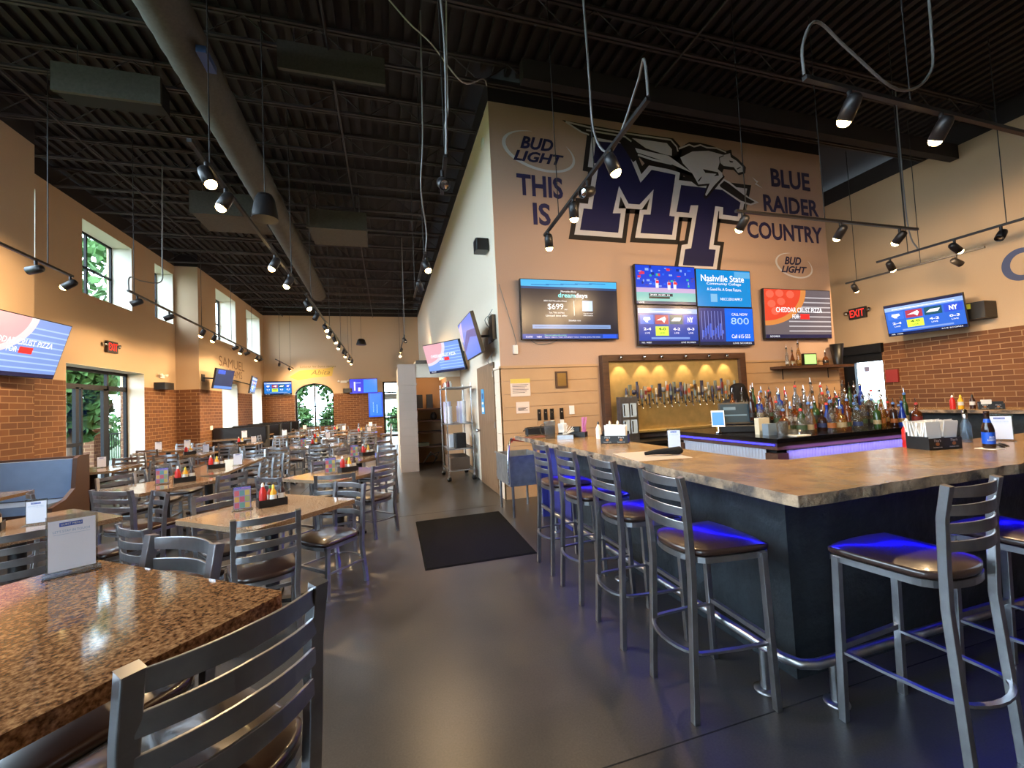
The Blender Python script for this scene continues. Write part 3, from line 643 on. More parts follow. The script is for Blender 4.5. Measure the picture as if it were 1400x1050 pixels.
def d_game(s, fr):
    rect(s, fr, 0, 1, 0, 1, (26, 60, 190)); rect(s, fr, 0, 1, .05, .42, (110, 170, 170), 1); rect(s, fr, 0, 1, .3, .42, (170, 150, 190), 1.5)
    rr = random.Random(3)
    for k in range(46): u = rr.uniform(0, .95); v = rr.uniform(.45, .93); rect(s, fr, u, u+rr.uniform(.02, .06), v, v+rr.uniform(.02, .07), rr.choice([(30, 90, 220), (60, 60, 150), (190, 50, 70), (20, 40, 120), (120, 150, 220), (40, 160, 140)]), 2)
    for u, v in ((.32, .42), (.52, .38), (.62, .4)):
        rect(s, fr, u, u+.05, v, v+.2, (200, 205, 220), 3); rect(s, fr, u+.005, u+.055, v+.12, v+.19, (210, 50, 60), 4); rect(s, fr, u+.015, u+.035, v+.2, v+.25, (120, 80, 60), 3)
    rect(s, fr, .2, .6, .2, .27, (20, 24, 50), 3); s.text('2ND AND 10', .22, .55, .215, .255, fr, em(WHT), 4, 0, .02); rect(s, fr, .2, .55, .14, .19, (14, 14, 30), 3)
    rect(s, fr, 0, 1, 0, .07, (30, 50, 90), 3); s.text('LIVE', .03, .12, .015, .055, fr, em(WHT), 4)
def d_nash(s, fr):
    rect(s, fr, 0, 1, 0, 1, (10, 120, 190)); rect(s, fr, .7, 1, .8, .97, (80, 150, 200), 1)
    s.text('Nashville State', .08, .88, .68, .86, fr, em(WHT), 2, 0, .012); s.text('Community College', .18, .82, .57, .66, fr, em(WHT), 2)
    s.text('A Good Fit. A Great Future.', .18, .82, .43, .51, fr, em(WHT), 2); rect(s, fr, .24, .36, .12, .34, (110, 165, 205), 2); s.text('NSCC.EDU/APPLY', .42, .83, .17, .24, fr, em(WHT), 2)
def d_blue(s, fr):
    rect(s, fr, 0, 1, 0, 1, (46, 50, 110)); rect(s, fr, .47, 1, 0.09, 1, (10, 90, 210), 1)
    for k in range(7): rect(s, fr, .04+k*.06, .048+k*.06, .15, .92, (120, 130, 200), 2)
    for k in range(9): rect(s, fr, .05+.045*k, .08+.045*k, .2+.05*(k % 3), .4+.06*(k % 4), (70, 90, 190), 2)
    s.text('CALL NOW', .6, .9, .8, .87, fr, em(WHT), 2); s.text('800', .58, .92, .56, .74, fr, em((150, 190, 240)), 2); s.text('Call 615-555', .58, .93, .18, .28, fr, em(WHT), 2)
    rect(s, fr, 0, 1, 0, .09, (30, 34, 60), 2); s.text('LIVE SCORES', .6, .95, .02, .06, fr, em(WHT), 3)
def d_pizza(s, fr, sat=1):
    rect(s, fr, 0, 1, 0, 1, (92, 84, 90) if sat else (110, 140, 205))
    for k in range(8): rect(s, fr, .35, 1, .13+.1*k, .155+.1*k, (170, 165, 170) if sat else (150, 180, 230), 1)
    n = 20; base = (190, 120, 60) if sat else (200, 190, 200); top = (200, 62, 40) if sat else (205, 150, 160)
    for rad_, c_, d in ((.62, base, 2), (.54, top, 3)): s.wall_poly([(0, 1), (0, 1-rad_*1.2)]+[(rad_*sin(pi/2*k/n), 1-rad_*1.2*cos(pi/2*k/n)) for k in range(1, n+1)], lambda a, b_, dd: fr(a, b_, d), em(c_))
    if sat:
        for u, v in ((.08, .9), (.22, .92), (.1, .7), (.24, .75), (.15, .55), (.38, .9)): s.wall_poly([(u+.06*cos(2*pi*k/10), v+.08*sin(2*pi*k/10)) for k in range(10)], lambda a, b_, dd: fr(a, b_, 4), em((225, 90, 70)))
    s.text('CHEDDAR CRUST PIZZA', .16, .86, .53, .63, fr, em((245, 245, 250)), 6, 0, .006); s.text('FOR', .4, .5, .4, .49, fr, em((245, 245, 250)), 6, 0, .006); rect(s, fr, .52, .66, .39, .5, (225, 40, 40), 6)
    rect(s, fr, 0, 1, 0, .07, (20, 24, 60), 6); s.text('SCORES', .06, .2, .015, .05, fr, em(WHT), 7)
MY = 6.25
tv('wide black television showing a dream days advert, left of the screen block', 1.74, (2.945, MY, 2.985), -90, 2, d_dream)
tv('top left television of the four screen block, showing a ball game', 1.26, (4.82, MY, 3.46), -90, 1, d_game, group='four screen block on the mural wall')
tv('top right television of the four screen block, blue college advert', 1.26, (6.09, MY, 3.44), -90, 1, d_nash, group='four screen block on the mural wall')
tv('bottom left television of the four screen block, showing team scores', 1.26, (4.82, MY, 2.745), -90, 1, d_score, group='four screen block on the mural wall')
tv('bottom right television of the four screen block, lilac and bright blue', 1.26, (6.09, MY, 2.725), -90, 1, d_blue, group='four screen block on the mural wall')
tv('television showing a pizza advert right of the screen block', 1.74, (7.87, MY, 2.985), -90, 2, d_pizza)
tv('tilted television with team scores on the brick right wall', 1.25, (10.85, 5.88, 2.9), -167.7, 14, lambda s, f: d_score(s, f, (40, 90, 190)), arm=(11.59, 6.0, 2.8))
tv('large tilted television on the left pier showing a washed out pizza advert', 1.74, (-5.48, 8.38, 2.76), -3, 17, lambda s, f: d_pizza(s, f, 0), arm=(-5.77, 8.38, 2.7))
tv('television on a swing arm facing the dining room above the metal rack', 1.2, (1.22, 9.29, 2.58), -146.6, 16.5, lambda s, f: d_pizza(s, f, 0), arm=(1.72, 9.62, 2.62))
def d_tilt(s, fr):
    rect(s, fr, 0, 1, 0, 1, (84, 112, 200)); s.wall_poly([(0, .2), (.6, .5), (1, .4), (1, .6), (.5, .7), (0, .35)], lambda a, b_, d: fr(a, b_, 1), em((60, 70, 140))); s.wall_poly([(.0, .9), (.3, 1), (.1, .5), (0, .5)], lambda a, b_, d: fr(a, b_, 1), em((170, 160, 200)))
tv('television on a swing arm beside the corner, steeply turned away', 1.2, (1.36, 6.98, 2.64), 180, 14.2, d_tilt, arm=(1.72, 6.9, 2.66))
def d_dark(s, fr): rect(s, fr, 0, 1, 0, 1, (26, 24, 60)); rect(s, fr, 0, 1, 0, .14, (80, 120, 200), 1); rect(s, fr, .1, .5, .75, .95, (40, 70, 190), 1)
tv('small television with a dark picture on the left wall, first past the jut', 1.2, (-5.22, 16.18, 2.74), -6.6, 10.4, d_dark, arm=(-5.8, 16.1, 2.8))
tv('small edge-on television with scores on the left wall, second past the jut', 1.2, (-5.06, 18.8, 2.67), 7.6, 11, lambda s, f: d_score(s, f, (40, 90, 190)), arm=(-5.8, 18.6, 2.9))
tv('television with scores in the far left corner beside the arched window', 1.2, (-5.13, 22.95, 2.75), -82, 10, lambda s, f: d_score(s, f, (30, 110, 190)), arm=(-5.1, 23.29, 2.75))
def d_vivid(s, fr): rect(s, fr, 0, 1, 0, 1, (30, 40, 200)); rect(s, fr, .5, 1, .05, .95, (30, 120, 230), 1); rect(s, fr, .15, .2, .2, .8, WHT, 1); rect(s, fr, .3, .38, .15, .4, WHT, 1); rect(s, fr, .15, .4, .7, .75, (150, 170, 240), 1)
tv('television with a vivid blue picture on the far brick wall', 1.38, (-1.17, 23.15, 2.72), -88, 2, d_vivid)
def d_port(s, fr): rect(s, fr, 0, 1, 0, 1, (10, 80, 220)); rect(s, fr, .1, .9, .06, .94, (20, 110, 235), 1); rect(s, fr, .3, .36, .2, .6, (140, 190, 250), 1); rect(s, fr, .55, .62, .15, .5, (140, 190, 250), 1)
tv('upright blue screen on the far brick wall beside the glazed door', .74, (-.6, 23.2, 1.72), -90, 0, d_port, asp=9/16)

# ================================================================= TRACK LIGHTS
WARM = (1.0, .68, .36)
GLOW = emis('lamp_glow', (255, 214, 140), 28); HEADM = mat('lamp_housing', (44, 42, 44), .4, .4); TRK = mat('track_rail', (32, 30, 31), .45)
TZ = 3.66
def spotlamp(nm, parent, loc, d, power, size=100, blend=.7):
    l = bpy.data.lights.new(nm, 'SPOT'); l.energy = power*1.7; l.color = WARM; l.spot_size = R(size); l.spot_blend = blend; l.shadow_soft_size = .04
    o = bpy.data.objects.new(nm, l); COL.objects.link(o); o.parent = parent; o.location = loc
    o.rotation_euler = Vector(d).to_track_quat('-Z', 'Y').to_euler(); return o
HM = {}
def head(loc, d, lit, label, power=60, size=100):
    """lamp hangs just below the rail point loc, aimed along d"""
    loc = (loc[0], loc[1], loc[2]-.008)
    t = thing('track_light', label, 'light', loc, group=None)
    d = Vector(d).normalized(); piv = Vector((0, 0, -.12))
    MB().tube([(0, 0, 0), (0, 0, -.06)], .018, HEADM).tube([(0, 0, -.05), (piv+Vector((0, 0, .0)))[:]], .008, HEADM, n=6).build('bracket', t)
    b = MB(); b.lathe([(.0, -.085), (.03, -.082), (.046, -.065), (.052, -.03), (.052, .09), (.046, .09), (.044, .075)], HEADM, piv, 16, d, cap=False); b.build('lamp_body', t)
    MB().lathe([(.044, .07), (.046, .09), (.04, .11), (.024, .126), (0, .13)] if lit else [(.044, .07), (.03, .074), (0, .076)], GLOW if lit else CHROME, piv, 16, d, cap=False).build('lamp_lens', t)
    if lit: spotlamp('spot_lamp', t, piv+d*.14, d, power, size, .7 if size < 120 else .25)
    return t
def rail(p0, p1, lab, drops=()):
    g = MB(); g.tube([p0, p1], 0, TRK, rect=(.035, .03)); o = tag(g.build('lighting_track'), lab, 'lighting track')
    for q in drops:
        p = Vector(p0).lerp(Vector(p1), q); MB().tube([tuple(p), (p.x, p.y, 6.38)], .006, TRK, n=5).build('hanger_cable', o)
    return o
CONDM = mat('grey_conduit', (120, 118, 118), .4, .3)
def conduit(path, lab, r_=.011):
    P = [Vector(p) for p in path]; pts = []
    for i in range(len(P)-1):
        a = P[max(i-1, 0)]; b = P[i]; c_ = P[i+1]; d = P[min(i+2, len(P)-1)]
        for k in range(6):
            t_ = k/6; pts.append(tuple(.5*((2*b)+(c_-a)*t_+(2*a-5*b+4*c_-d)*t_*t_+(3*b-a-3*c_+d)*t_**3)))
    pts.append(tuple(P[-1])); g = MB(); g.tube(pts, r_, CONDM, n=6); return tag(g.build('power_cable'), lab, 'cable')
rail((-4.17, 4.2, TZ), (-4.35, 7.6, TZ), 'black lighting track by the left pier', (.15, .85))
head((-4.311, 6.87, TZ), (-.9, .1, -.2), False, 'unlit track light nearer the left picture edge on the pier track')
head((-4.347, 7.55, TZ), (-.8, .0, -.5), True, 'lit track light at the end of the pier track', 170, 155)
rail((-4.04, 8.33, TZ), (-4.45, 17.6, TZ), 'long black lighting track along the left wall windows', (.02, .35, .6, .85))
for i, (y, lit, lab) in enumerate(((8.62, 0, 'unlit track light first on the window side track'), (9.85, 0, 'unlit track light second on the window side track, under the narrow window'), (11.65, 1, 'lit track light, first of the glowing pair on the window side track'), (12.45, 1, 'lit track light, second of the glowing pair on the window side track'), (14.3, 0, 'unlit track light before the middle lit lamp on the window side track'), (14.9, 1, 'lit track light midway in the trio on the window side track'), (15.6, 0, 'unlit track light after the middle lit lamp on the window side track'), (16.9, 1, 'dim lit track light near the far end of the window side track'), (17.4, 0, 'unlit track light at the far end of the window side track'))):
    head((-4.04-.41/9.27*(y-8.33), y, TZ), (-.45, 0, -.9) if lit else (-1, -.2, -.5), bool(lit), lab, 85, 150)
rail((-1.4, 3.7, TZ), (-1.38, 7.6, TZ), 'black lighting track under the round duct, nearest length', (.1, .9))
rail((-1.36, 8.3, TZ), (-1.37, 19.2, TZ), 'long black lighting track down the middle of the dining hall', (.05, .3, .55, .8, .95))
cen = [(3.98, 1), (4.42, 1), (6.2, 1), (7.05, 1), (8.55, 1), (9.6, 0), (10.9, 1), (11.8, 1), (12.75, 1), (14.0, 1), (15.4, 0), (16.2, 1), (17.6, 1), (18.8, 1)]
wh = ['nearest of the middle row', 'second of the middle row', 'third of the middle row, under the duct', 'fourth of the middle row', 'fifth of the middle row', 'sixth of the middle row', 'seventh of the middle row', 'eighth of the middle row', 'ninth of the middle row', 'tenth of the middle row', 'eleventh of the middle row', 'third from the far end of the middle row', 'second from the far end of the middle row', 'farthest of the middle row']
for (y, lit), lab in zip(cen, wh): head((-1.385, y, TZ), ((.45 if int(y*10) % 2 else -.45), -.25, -1) if y < 12 else ((.35 if int(y*10) % 2 else -.35), .1, -.93), bool(lit), ('lit' if lit else 'unlit')+' track light, '+lab, 70 if y < 8 else (150 if y < 12 else 180), 100 if y < 12 else 160)
rail((.55, 3.5, TZ), (.6, 4.15, TZ), 'short black lighting track over the aisle near the corner', (.1,)); head((.55, 3.72, TZ), (.1, -.8, -.6), False, 'unlit track light hanging over the aisle, high by the wall edge')
rail((.58, 5.85, TZ), (.57, 8.3, TZ), 'black lighting track over the aisle mat', (.1, .9)); head((.6, 6.0, TZ), (.25, -.4, -1), True, 'lit track light over the aisle mat', 70); head((.58, 7.05, TZ), (.3, .4, -1), False, 'unlit track light over the aisle behind the lit one')
rail((.55, 12.8, TZ), (.52, 17, TZ), 'black lighting track over the far aisle', (.1, .9)); head((.53, 15.2, TZ), (-.2, .9, -.5), True, 'lit track light over the far aisle, upper of two', 230, 160); head((.52, 16.4, TZ), (0, -.4, -1), True, 'lit track light over the far aisle, lower of two', 230, 160); head((.55, 12.9, TZ), (.3, -.4, -.6), False, 'unlit track light over the far aisle, hanging apart')
rail((-4.2, 18.5, TZ), (-4.35, 22.6, TZ), 'short black lighting track before the arched window', (.2, .8)); head((-4.22, 19.2, TZ), (-.3, 1, -.6), False, 'unlit track light on the track before the arched window'); head((-4.3, 21.4, TZ), (.2, 1, -.5), True, 'lit track light on the track before the arched window', 170)
# over the bar
rail((2.03, 4.98, TZ), (1.88, 2.5, TZ), 'slanting black lighting track above the near bar counter', (.22, .62))
for y, d, lit, lab, pw in ((4.83, (.1, .2, -.97), 1, 'lit track light at the lower end of the near bar track', 6), (3.98, (.1, .2, -.97), 1, 'lit track light in the middle of the near bar track', 20), (3.6, (.9, .3, -.25), 0, 'unlit bullet-shaped track light on the near bar track'), (3.05, (-.5, .05, -1), 1, 'lit track light high on the near bar track', 110)) if False else ((4.83, (.1, .2, -.97), 1, 'lit track light at the lower end of the near bar track', 6), (3.98, (.1, .2, -.97), 1, 'lit track light in the middle of the near bar track', 20), (3.6, (-.8, -.3, -.35), 0, 'unlit bullet-shaped track light on the near bar track', 0), (3.1, (.35, -.1, -1), 1, 'lit track light high on the near bar track', 60)):
    head((2.03-.06*(4.98-y), y, TZ), d, bool(lit), lab, pw, 158)
rail((2.84, 2.08, TZ), (6.0, 2.13, TZ), 'black lighting track crossing the upper right above the bar', (.35, .9)); head((3.28, 2.09, TZ), (0, .55, -.8), True, 'brightest lit track light at the upper right', 100, 165); head((4.3, 2.1, TZ), (.1, .6, -.8), True, 'lit track light right of the brightest one on the upper right track', 80, 160)
rail((4.05, 3.9, TZ), (7.2, 3.88, TZ), 'black lighting track above the bottle island', (.05, .45, .92)); head((4.15, 3.9, TZ), (0, .7, -.7), True, 'lit track light at the left end of the bottle island track', 44, 165); head((5.75, 3.9, TZ), (.1, .7, -.7), True, 'lit track light midway on the bottle island track', 44, 165); head((6.85, 3.89, TZ), (0, .7, -.7), True, 'lit track light at the right end of the bottle island track', 44, 165)
rail((8.32, 5.1, TZ), (8.33, 2.8, TZ), 'black lighting track above the far bar counter', (.2, .7)); head((8.32, 4.9, TZ), (.7, .1, -.7), True, 'lit track light at the start of the far counter track', 110, 160); head((8.32, 4.05, TZ), (.7, -.2, -.6), True, 'lit track light midway on the far counter track', 90, 160); head((8.33, 3.55, TZ), (-.6, 0, -.6), False, 'unlit track light on the far counter track')
rail((9.3, 6.3, TZ), (9.38, 4.2, TZ), 'black lighting track nearest the right wall', (.1, .6)); head((9.32, 6.15, TZ), (1, .2, -.9), True, 'lit track light at the end of the right wall track', 60); head((9.35, 4.55, TZ), (1, -.3, -.6), False, 'unlit track light on the right wall track')
# cables looping to the tracks
conduit([(1.83, 3.3, 6.38), (1.86, 3.3, 4.6), (1.92, 3.36, 3.95), (2.0, 3.2, 3.72), (2.0, 2.8, 4.0), (1.9, 2.55, 4.0), (1.88, 2.5, 3.68)], 'looping grey power cable on the near bar track')
conduit([(4.3, 2.1, 6.38), (4.28, 2.1, 4.4), (4.2, 2.1, 3.95), (3.8, 2.09, 3.75), (3.3, 2.08, 3.95), (3.0, 2.08, 4.1), (2.85, 2.08, 3.9), (2.84, 2.08, 3.68)], 'looping grey power cable on the upper right track')
conduit([(.45, 3.0, 6.38), (.5, 3.2, 5.2), (.55, 3.3, 4.5), (.56, 3.45, 3.9), (.56, 3.52, 3.68)], 'grey power cable dropping to the short aisle track')
WC = mat('white_cable', (190, 190, 190), .5)
def wcable(path, lab):
    o = conduit(path, lab, .009); o.data.materials[0] = WC; return o
wcable([(.12, 4.88, 6.38), (.4, 4.95, 6.15), (.67, 5.02, 6.0), (1.1, 5.3, 5.8), (1.48, 5.67, 6.2), (1.62, 6.0, 6.38)], 'white cable sagging across the ceiling towards the mural wall corner')
wcable([(.83, 4.71, 6.38), (.8, 4.7, 5.6), (.79, 4.68, 5.2), (.71, 4.22, 4.6), (.6, 3.8, 4.1), (.56, 3.56, 3.68)], 'white cable bundle dropping to the short aisle track')
g = MB(); g.box(-1.93, -1.83, 5.3, 5.62, 5.62, 5.7, mat('blue_tag', (50, 70, 120), .5)); tag(g.build('duct_label'), 'small blue label fixed to the underside of the round duct', 'label')
conduit([(.55, 5.0, 6.38), (.55, 5.3, 5.0), (.52, 5.5, 4.4), (.6, 5.8, 3.95), (.58, 5.86, 3.68)], 'grey power cable dropping to the aisle mat track')
conduit([(.55, 12.2, 6.38), (.55, 12.5, 5.0), (.56, 12.8, 4.0), (.55, 12.85, 3.68)], 'grey power cable dropping to the far aisle track')
conduit([(-4.0, 9.4, 6.38), (-4.02, 9.4, 4.6), (-4.0, 9.3, 4.1), (-4.05, 8.8, 3.95), (-4.05, 8.4, 3.9), (-4.04, 8.35, 3.68)], 'pale looping power cable on the window side track')
conduit([(8.3, 4.6, 6.38), (8.3, 4.6, 4.2), (8.31, 4.5, 3.68)], 'dark power cable dropping to the far counter track')
# ceiling speakers etc.
def pendant_speaker(x, y, z, lab, r_=.13):
    t = thing('pendant_speaker', lab, 'speaker', (x, y, z)); MB().lathe([(r_, 0), (r_*.98, .05), (r_*.75, .22), (r_*.55, .27), (0, .28)], HEADM, n=18).build('speaker_cone', t)
    MB().tube([(0, 0, .28), (0, 0, 6.38-z)], .006, TRK, n=5).build('hanger_cable', t)
pendant_speaker(-1.2, 5.0, 3.62, 'dark cone shaped pendant speaker beside the round duct')
pendant_speaker(-1.05, 20, 4.42, 'dark cone shaped pendant speaker hanging before the far wall', .22)
g = MB(); g.rprism(1.5, 1.72, 6.7, 6.95, 4.08, 4.28, .03, BLK); tag(g.build('wall_speaker'), 'small black speaker near the top of the pale wall beside the corner', 'speaker')
g = MB(); g.lathe([(.1, 0), (.1, .015), (0, .02)], WHITE, (1.73, 6.85, 6.0), 18, (-1, 0, 0)); tag(g.build('round_sensor'), 'round white disc high on the pale wall edge', 'sensor')
# ================================================================= BAR
BLOCKM = mat('dark_stone_block', (32, 38, 43), .6, noise=.55, nscale=5, bump=.8, bscale=9)
BLUEL = emis('blue_led_strip', (40, 40, 255), 6)
bar = thing('bar_counter', 'long stained concrete bar counter with rough stone edge wrapping the bottle island', 'bar', (2.0, 1.75, 0))
def L(pts): return [(x-2.0, y-1.75) for x, y in pts]
rr = random.Random(5)
def rough(a, b, n):
    o = []
    for i in range(n):
        t = i/n; x = a[0]+(b[0]-a[0])*t; y = a[1]+(b[1]-a[1])*t; q = rr.uniform(-.008, .008) if i else 0
        dx, dy = b[0]-a[0], b[1]-a[1]; l_ = hypot(dx, dy); o.append((x-dy/l_*q, y+dx/l_*q))
    return o
out = [(1.60, 5.35), (1.63, 1.36), (9.1, 1.36), (9.1, 5.4), (8.32, 5.4), (8.32, 2.1), (2.42, 2.06), (2.3, 2.16), (2.28, 5.0), (2.28, 5.35)]
pts = rough(out[0], out[1], 45)+rough(out[1], out[2], 80)+out[2:]
MB().prism(L(pts), 1.02, 1.07, COUNTE, COUNT).build('countertop', bar, bevel=.004)
MB().prism(L([(2.0, 5.2), (2.0, 1.75), (8.8, 1.75), (8.8, 5.3), (8.5, 5.3), (8.5, 2.0), (2.25, 2.0), (2.25, 5.2)]), 0, 1.02, BLOCKM).build('bar_front', bar)
BLUES = emis('bar_led_strip', (14, 10, 255), 8)
led = MB(); led.box(-.016, -.002, .02, 3.4, .945, .985, BLUES); led.box(.02, 6.7, -.016, -.002, .945, .985, BLUES); led.build('light_strip', bar)
def blue_area(loc, sx, sy, e, rot=(0, 0, 0)):
    l = bpy.data.lights.new('led_light', 'AREA'); l.shape = 'RECTANGLE'; l.size = sx; l.size_y = sy; l.energy = e; l.color = (.03, .04, 1); l.spread = R(60)
    o = bpy.data.objects.new('led_light', l); COL.objects.link(o); o.location = loc; o.rotation_euler = rot

blue_area((1.975, 3.4, .965), .04, 3.3, 8, (0, R(54), 0)); blue_area((5.3, 1.725, .965), 6.6, .04, 16, (R(-54), 0, 0))
hk = MB()
for x_, y_ in ((1.80, 1.95), (2.3, 1.6), (1.8, 2.9), (3.2, 1.6)): hk.tube([(x_-2, y_-1.75, 1.02), (x_-2, y_-1.75, .99), (x_-2+.01, y_-1.75, .965), (x_-2+.03, y_-1.75, .965), (x_-2+.035, y_-1.75, .98)], .003, CHROME, n=6)
hk.build('purse_hook', bar)
fr_ = thing('foot_rail', 'dark metal foot rail running round the foot of the bar', 'foot rail', (1.82, 1.57, 0))
MB().tube([(0, 3.5, .2), (0, .1, .2), (.03, .03, .2), (.1, 0, .2), (6.8, 0, .2)], .025, STEEL, n=10).build('rail', fr_)
def frpost(x, y): MB().tube([(x, y, .2), (x, y, .0)], .022, STEEL, n=10).lathe([(.055, .0), (.055, .008), (.025, .012)], STEEL, (x, y, 0)).build('post', fr_)
for q in ((-.03, .18), (.2, -.005), (0, 1.6), (0, 3.0), (2.0, 0), (4.0, 0)): frpost(*q)

# bottle island
CORR = mat('corrugated_metal', (176, 182, 196), .45, .4)
isl = thing('back_bar_island', 'low island with corrugated metal sides and a black top holding the bottles', 'bar island', (3.9, 3.45, 0))
X1, Y1 = 2.75, 1.55
MB().box(-.04, X1, -.04, Y1+.05, .955, 1.0, mat('gloss_black_top', (16, 15, 17), .15)).build('island_top', isl)
WB = MB(); WB.box(-.02, X1, -.02, Y1, .88, .955, WOODD); WB.box(-.02, .13, -.02, .13, 0, .84, WOODD); WB.box(-.02, .1, Y1-.12, Y1, 0, .84, WOODD); WB.box(X1-.1, X1, -.02, .1, 0, .84, WOODD); WB.build('wood_frame', isl)
def corr(mb, p0, p1, z0, z1, nx, ny):
    l_ = hypot(p1[0]-p0[0], p1[1]-p0[1]); n = int(l_/.011); vs = []
    for i in range(n+1):
        t = i/n; a = .006*sin(2*pi*i/4); x = p0[0]+(p1[0]-p0[0])*t+nx*a; y = p0[1]+(p1[1]-p0[1])*t+ny*a
        vs += [(x, y, z0), (x, y, z1)]
    mb.add(vs, [(2*i, 2*i+2, 2*i+3, 2*i+1) for i in range(n)], CORR, True)
g = MB(); corr(g, (.13, .0), (X1-.1, .0), .06, .88, 0, 1); g.build('corrugated_panel', isl)
g = MB(); corr(g, (0, Y1-.1), (0, .13), .06, .88, 1, 0); g.build('corrugated_panel', isl)
g = MB(); g.box(.05, X1-.05, .05, Y1-.05, 0, .9, BLKM); g.build('carcass', isl)
lp = MB(); lp.box(-.036, -.03, 0, Y1, .925, .94, BLUEL); lp.build('light_strip', isl)
blue_area((4.0, 3.42, .93), 2.6, .02, 2.2, (R(-160), 0, 0)) if False else None
l = bpy.data.lights.new('led_light', 'AREA'); l.shape = 'RECTANGLE'; l.size = 2.5; l.size_y = .02; l.energy = 14; l.color = (.3, .2, 1)
o = bpy.data.objects.new('led_light', l); COL.objects.link(o); o.location = (5.3, 3.38, .93); o.rotation_euler = (R(-12), 0, 0)
ou = MB(); ou.box(1.55, 1.66, -.03, -.012, .63, .7, STEEL); ou.build('outlet_box', isl)
# wall-side equipment bench below the taps
bk = thing('tap_bench', 'dark steel work bench under the beer taps', 'bench', (3.5, 5.75, 0))
MB().box(0, 4.3, 0, .58, .74, .79, mat('dark_steel_top', (60, 60, 62), .35, .8)).build('bench_top', bk); MB().box(.05, 4.25, .05, .58, 0, .74, BLKM).build('cabinet', bk)
ic = thing('under_bar_bench', 'grey and pale service shelf behind the near bar counter', 'bench', (2.5, 2.6, 0))
MB().box(0, .45, 0, 2.6, .72, .76, STEEL).build('bench_top', ic); MB().box(.02, .43, .02, 2.58, 0, .72, mat('lilac_grey_panel', (150, 138, 140), .5)).build('cabinet', ic)
# ---- tap wall
GOLD = mat('brushed_gold_panel', (214, 186, 126), .3, .75, noise=.12, nscale=7, bump=.12, bscale=5)
ta = thing('beer_tap_wall', 'framed golden steel panel with a long row of beer taps', 'tap wall', (3.46, 6.30, 0))
MB().box(.1, 2.88, 0, .04, .92, 2.14, GOLD).build('panel', ta)
for nm, b in (('frame', (0, 3.0, -.06, .06, 2.12, 2.23)), ('frame', (0, .12, -.06, .06, .8, 2.12)), ('frame', (2.86, 3.0, -.06, .06, .8, 2.12)), ('drip_tray', (.12, 2.86, -.2, 0, .9, .94))):
    MB().box(*b, WOODD if nm == 'frame' else GOLD).build(nm, ta, bevel=.004)
def gold_spot(x, e):  # small lamps added above the taps to brighten the panel
    l = bpy.data.lights.new('added_panel_lamp', 'SPOT'); l.energy = e; l.color = WARM; l.spot_size = R(70); l.spot_blend = .5; l.shadow_soft_size = .02
    o = bpy.data.objects.new('added_panel_lamp', l); COL.objects.link(o); o.location = (x, 6.15, 2.16); o.rotation_euler = (R(18), 0, 0)
    q = MB(); q.lathe([(.0, .0), (.025, .0), (.03, .05), (.0, .055)], CHROME, (x-3.46, -.1, 2.15), 10); q.tube([(x-3.46, -.1, 2.2), (x-3.46, -.05, 2.2)], .008, BLK); q.build('added_panel_light', ta)
for x_ in (3.8, 4.25, 4.6, 5.1, 5.6, 6.0): gold_spot(x_, 26)
TAPC = [((34, 36, 62), 'dark blue'), ((100, 34, 32), 'deep red'), ((66, 48, 38), 'brown'), ((150, 140, 124), 'cream'), ((74, 74, 96), 'slate blue'), ((160, 76, 40), 'orange'), ((30, 28, 28), 'black'), ((96, 104, 98), 'pale green'), ((96, 70, 92), 'mauve'), ((130, 100, 50), 'yellow'), ((100, 104, 112), 'grey')]
ORD = ['first', 'second', 'third', 'fourth', 'fifth', 'sixth', 'seventh', 'eighth', 'ninth', 'tenth', 'eleventh', 'twelfth', 'thirteenth', 'fourteenth', 'fifteenth', 'sixteenth', 'seventeenth', 'eighteenth', 'nineteenth', 'twentieth']
rr = random.Random(11)
for i in range(32):
    up_ = i % 2; x_ = 3.86+i*.0735; zb = 1.36+.07*up_; c, cn = TAPC[(i*7+i//3) % 11]; c2, cn2 = TAPC[(i*4+3) % 11]
    if cn2 == cn: c2, cn2 = TAPC[(i*4+5) % 11]
    k = i//2
    t = thing('beer_tap', '%s and %s handled beer tap, %s from the left in the %s row' % (cn, cn2, ORD[k], 'upper' if up_ else 'lower'), 'beer tap', (x_, 6.26, zb), group='beer taps on the golden panel')
    MB().tube([(0, .04, 0), (0, -.05, 0), (0, -.07, -.06)], .013, CHROME, n=8).lathe([(.02, 0), (.022, .012), (.012, .03)], BLK, (0, -.05, .0), 10).build('faucet', t)
    h_ = rr.uniform(.24, .33); w_ = rr.uniform(.022, .03); q = MB(); m1 = mat('tap_'+cn, c, .4); m2 = mat('tap_'+cn2, c2, .4); lean = rr.uniform(-.03, .03)
    sty = i % 4
    if sty == 0: q.lathe([(.012, 0), (w_*.8, .05), (w_, h_*.6), (w_*.7, h_*.9), (0, h_)], m1, (0, -.05, .03), 10); q.lathe([(w_*1.05, h_*.35), (w_*1.08, h_*.55)], m2, (0, -.05, .03), 10)
    elif sty == 1: q.box(-w_, w_, -.065, -.035, .05, h_, m1); q.box(-w_*.8, w_*.8, -.068, -.064, .1, h_*.7, m2); q.tube([(0, -.05, .02), (0, -.05, .06)], .01, CHROME)
    elif sty == 2: q.lathe([(.01, 0), (.016, h_*.5)], m1, (0, -.05, .03), 8); q.lathe([(0, -.015), (w_*1.7, -.012), (w_*1.7, .012), (0, .015)], m2, (0, -.05, .03+h_*.75), 16, (0, -1, 0))
    else: q.prism([(-w_*.5, -.06), (w_*.5, -.06), (w_, -.04), (-w_, -.04)], .04, h_+.02, m1); q.box(-w_*.9, w_*.9, -.064, -.059, h_*.5, h_*.85, m2)
    q.build('tap_handle', t)
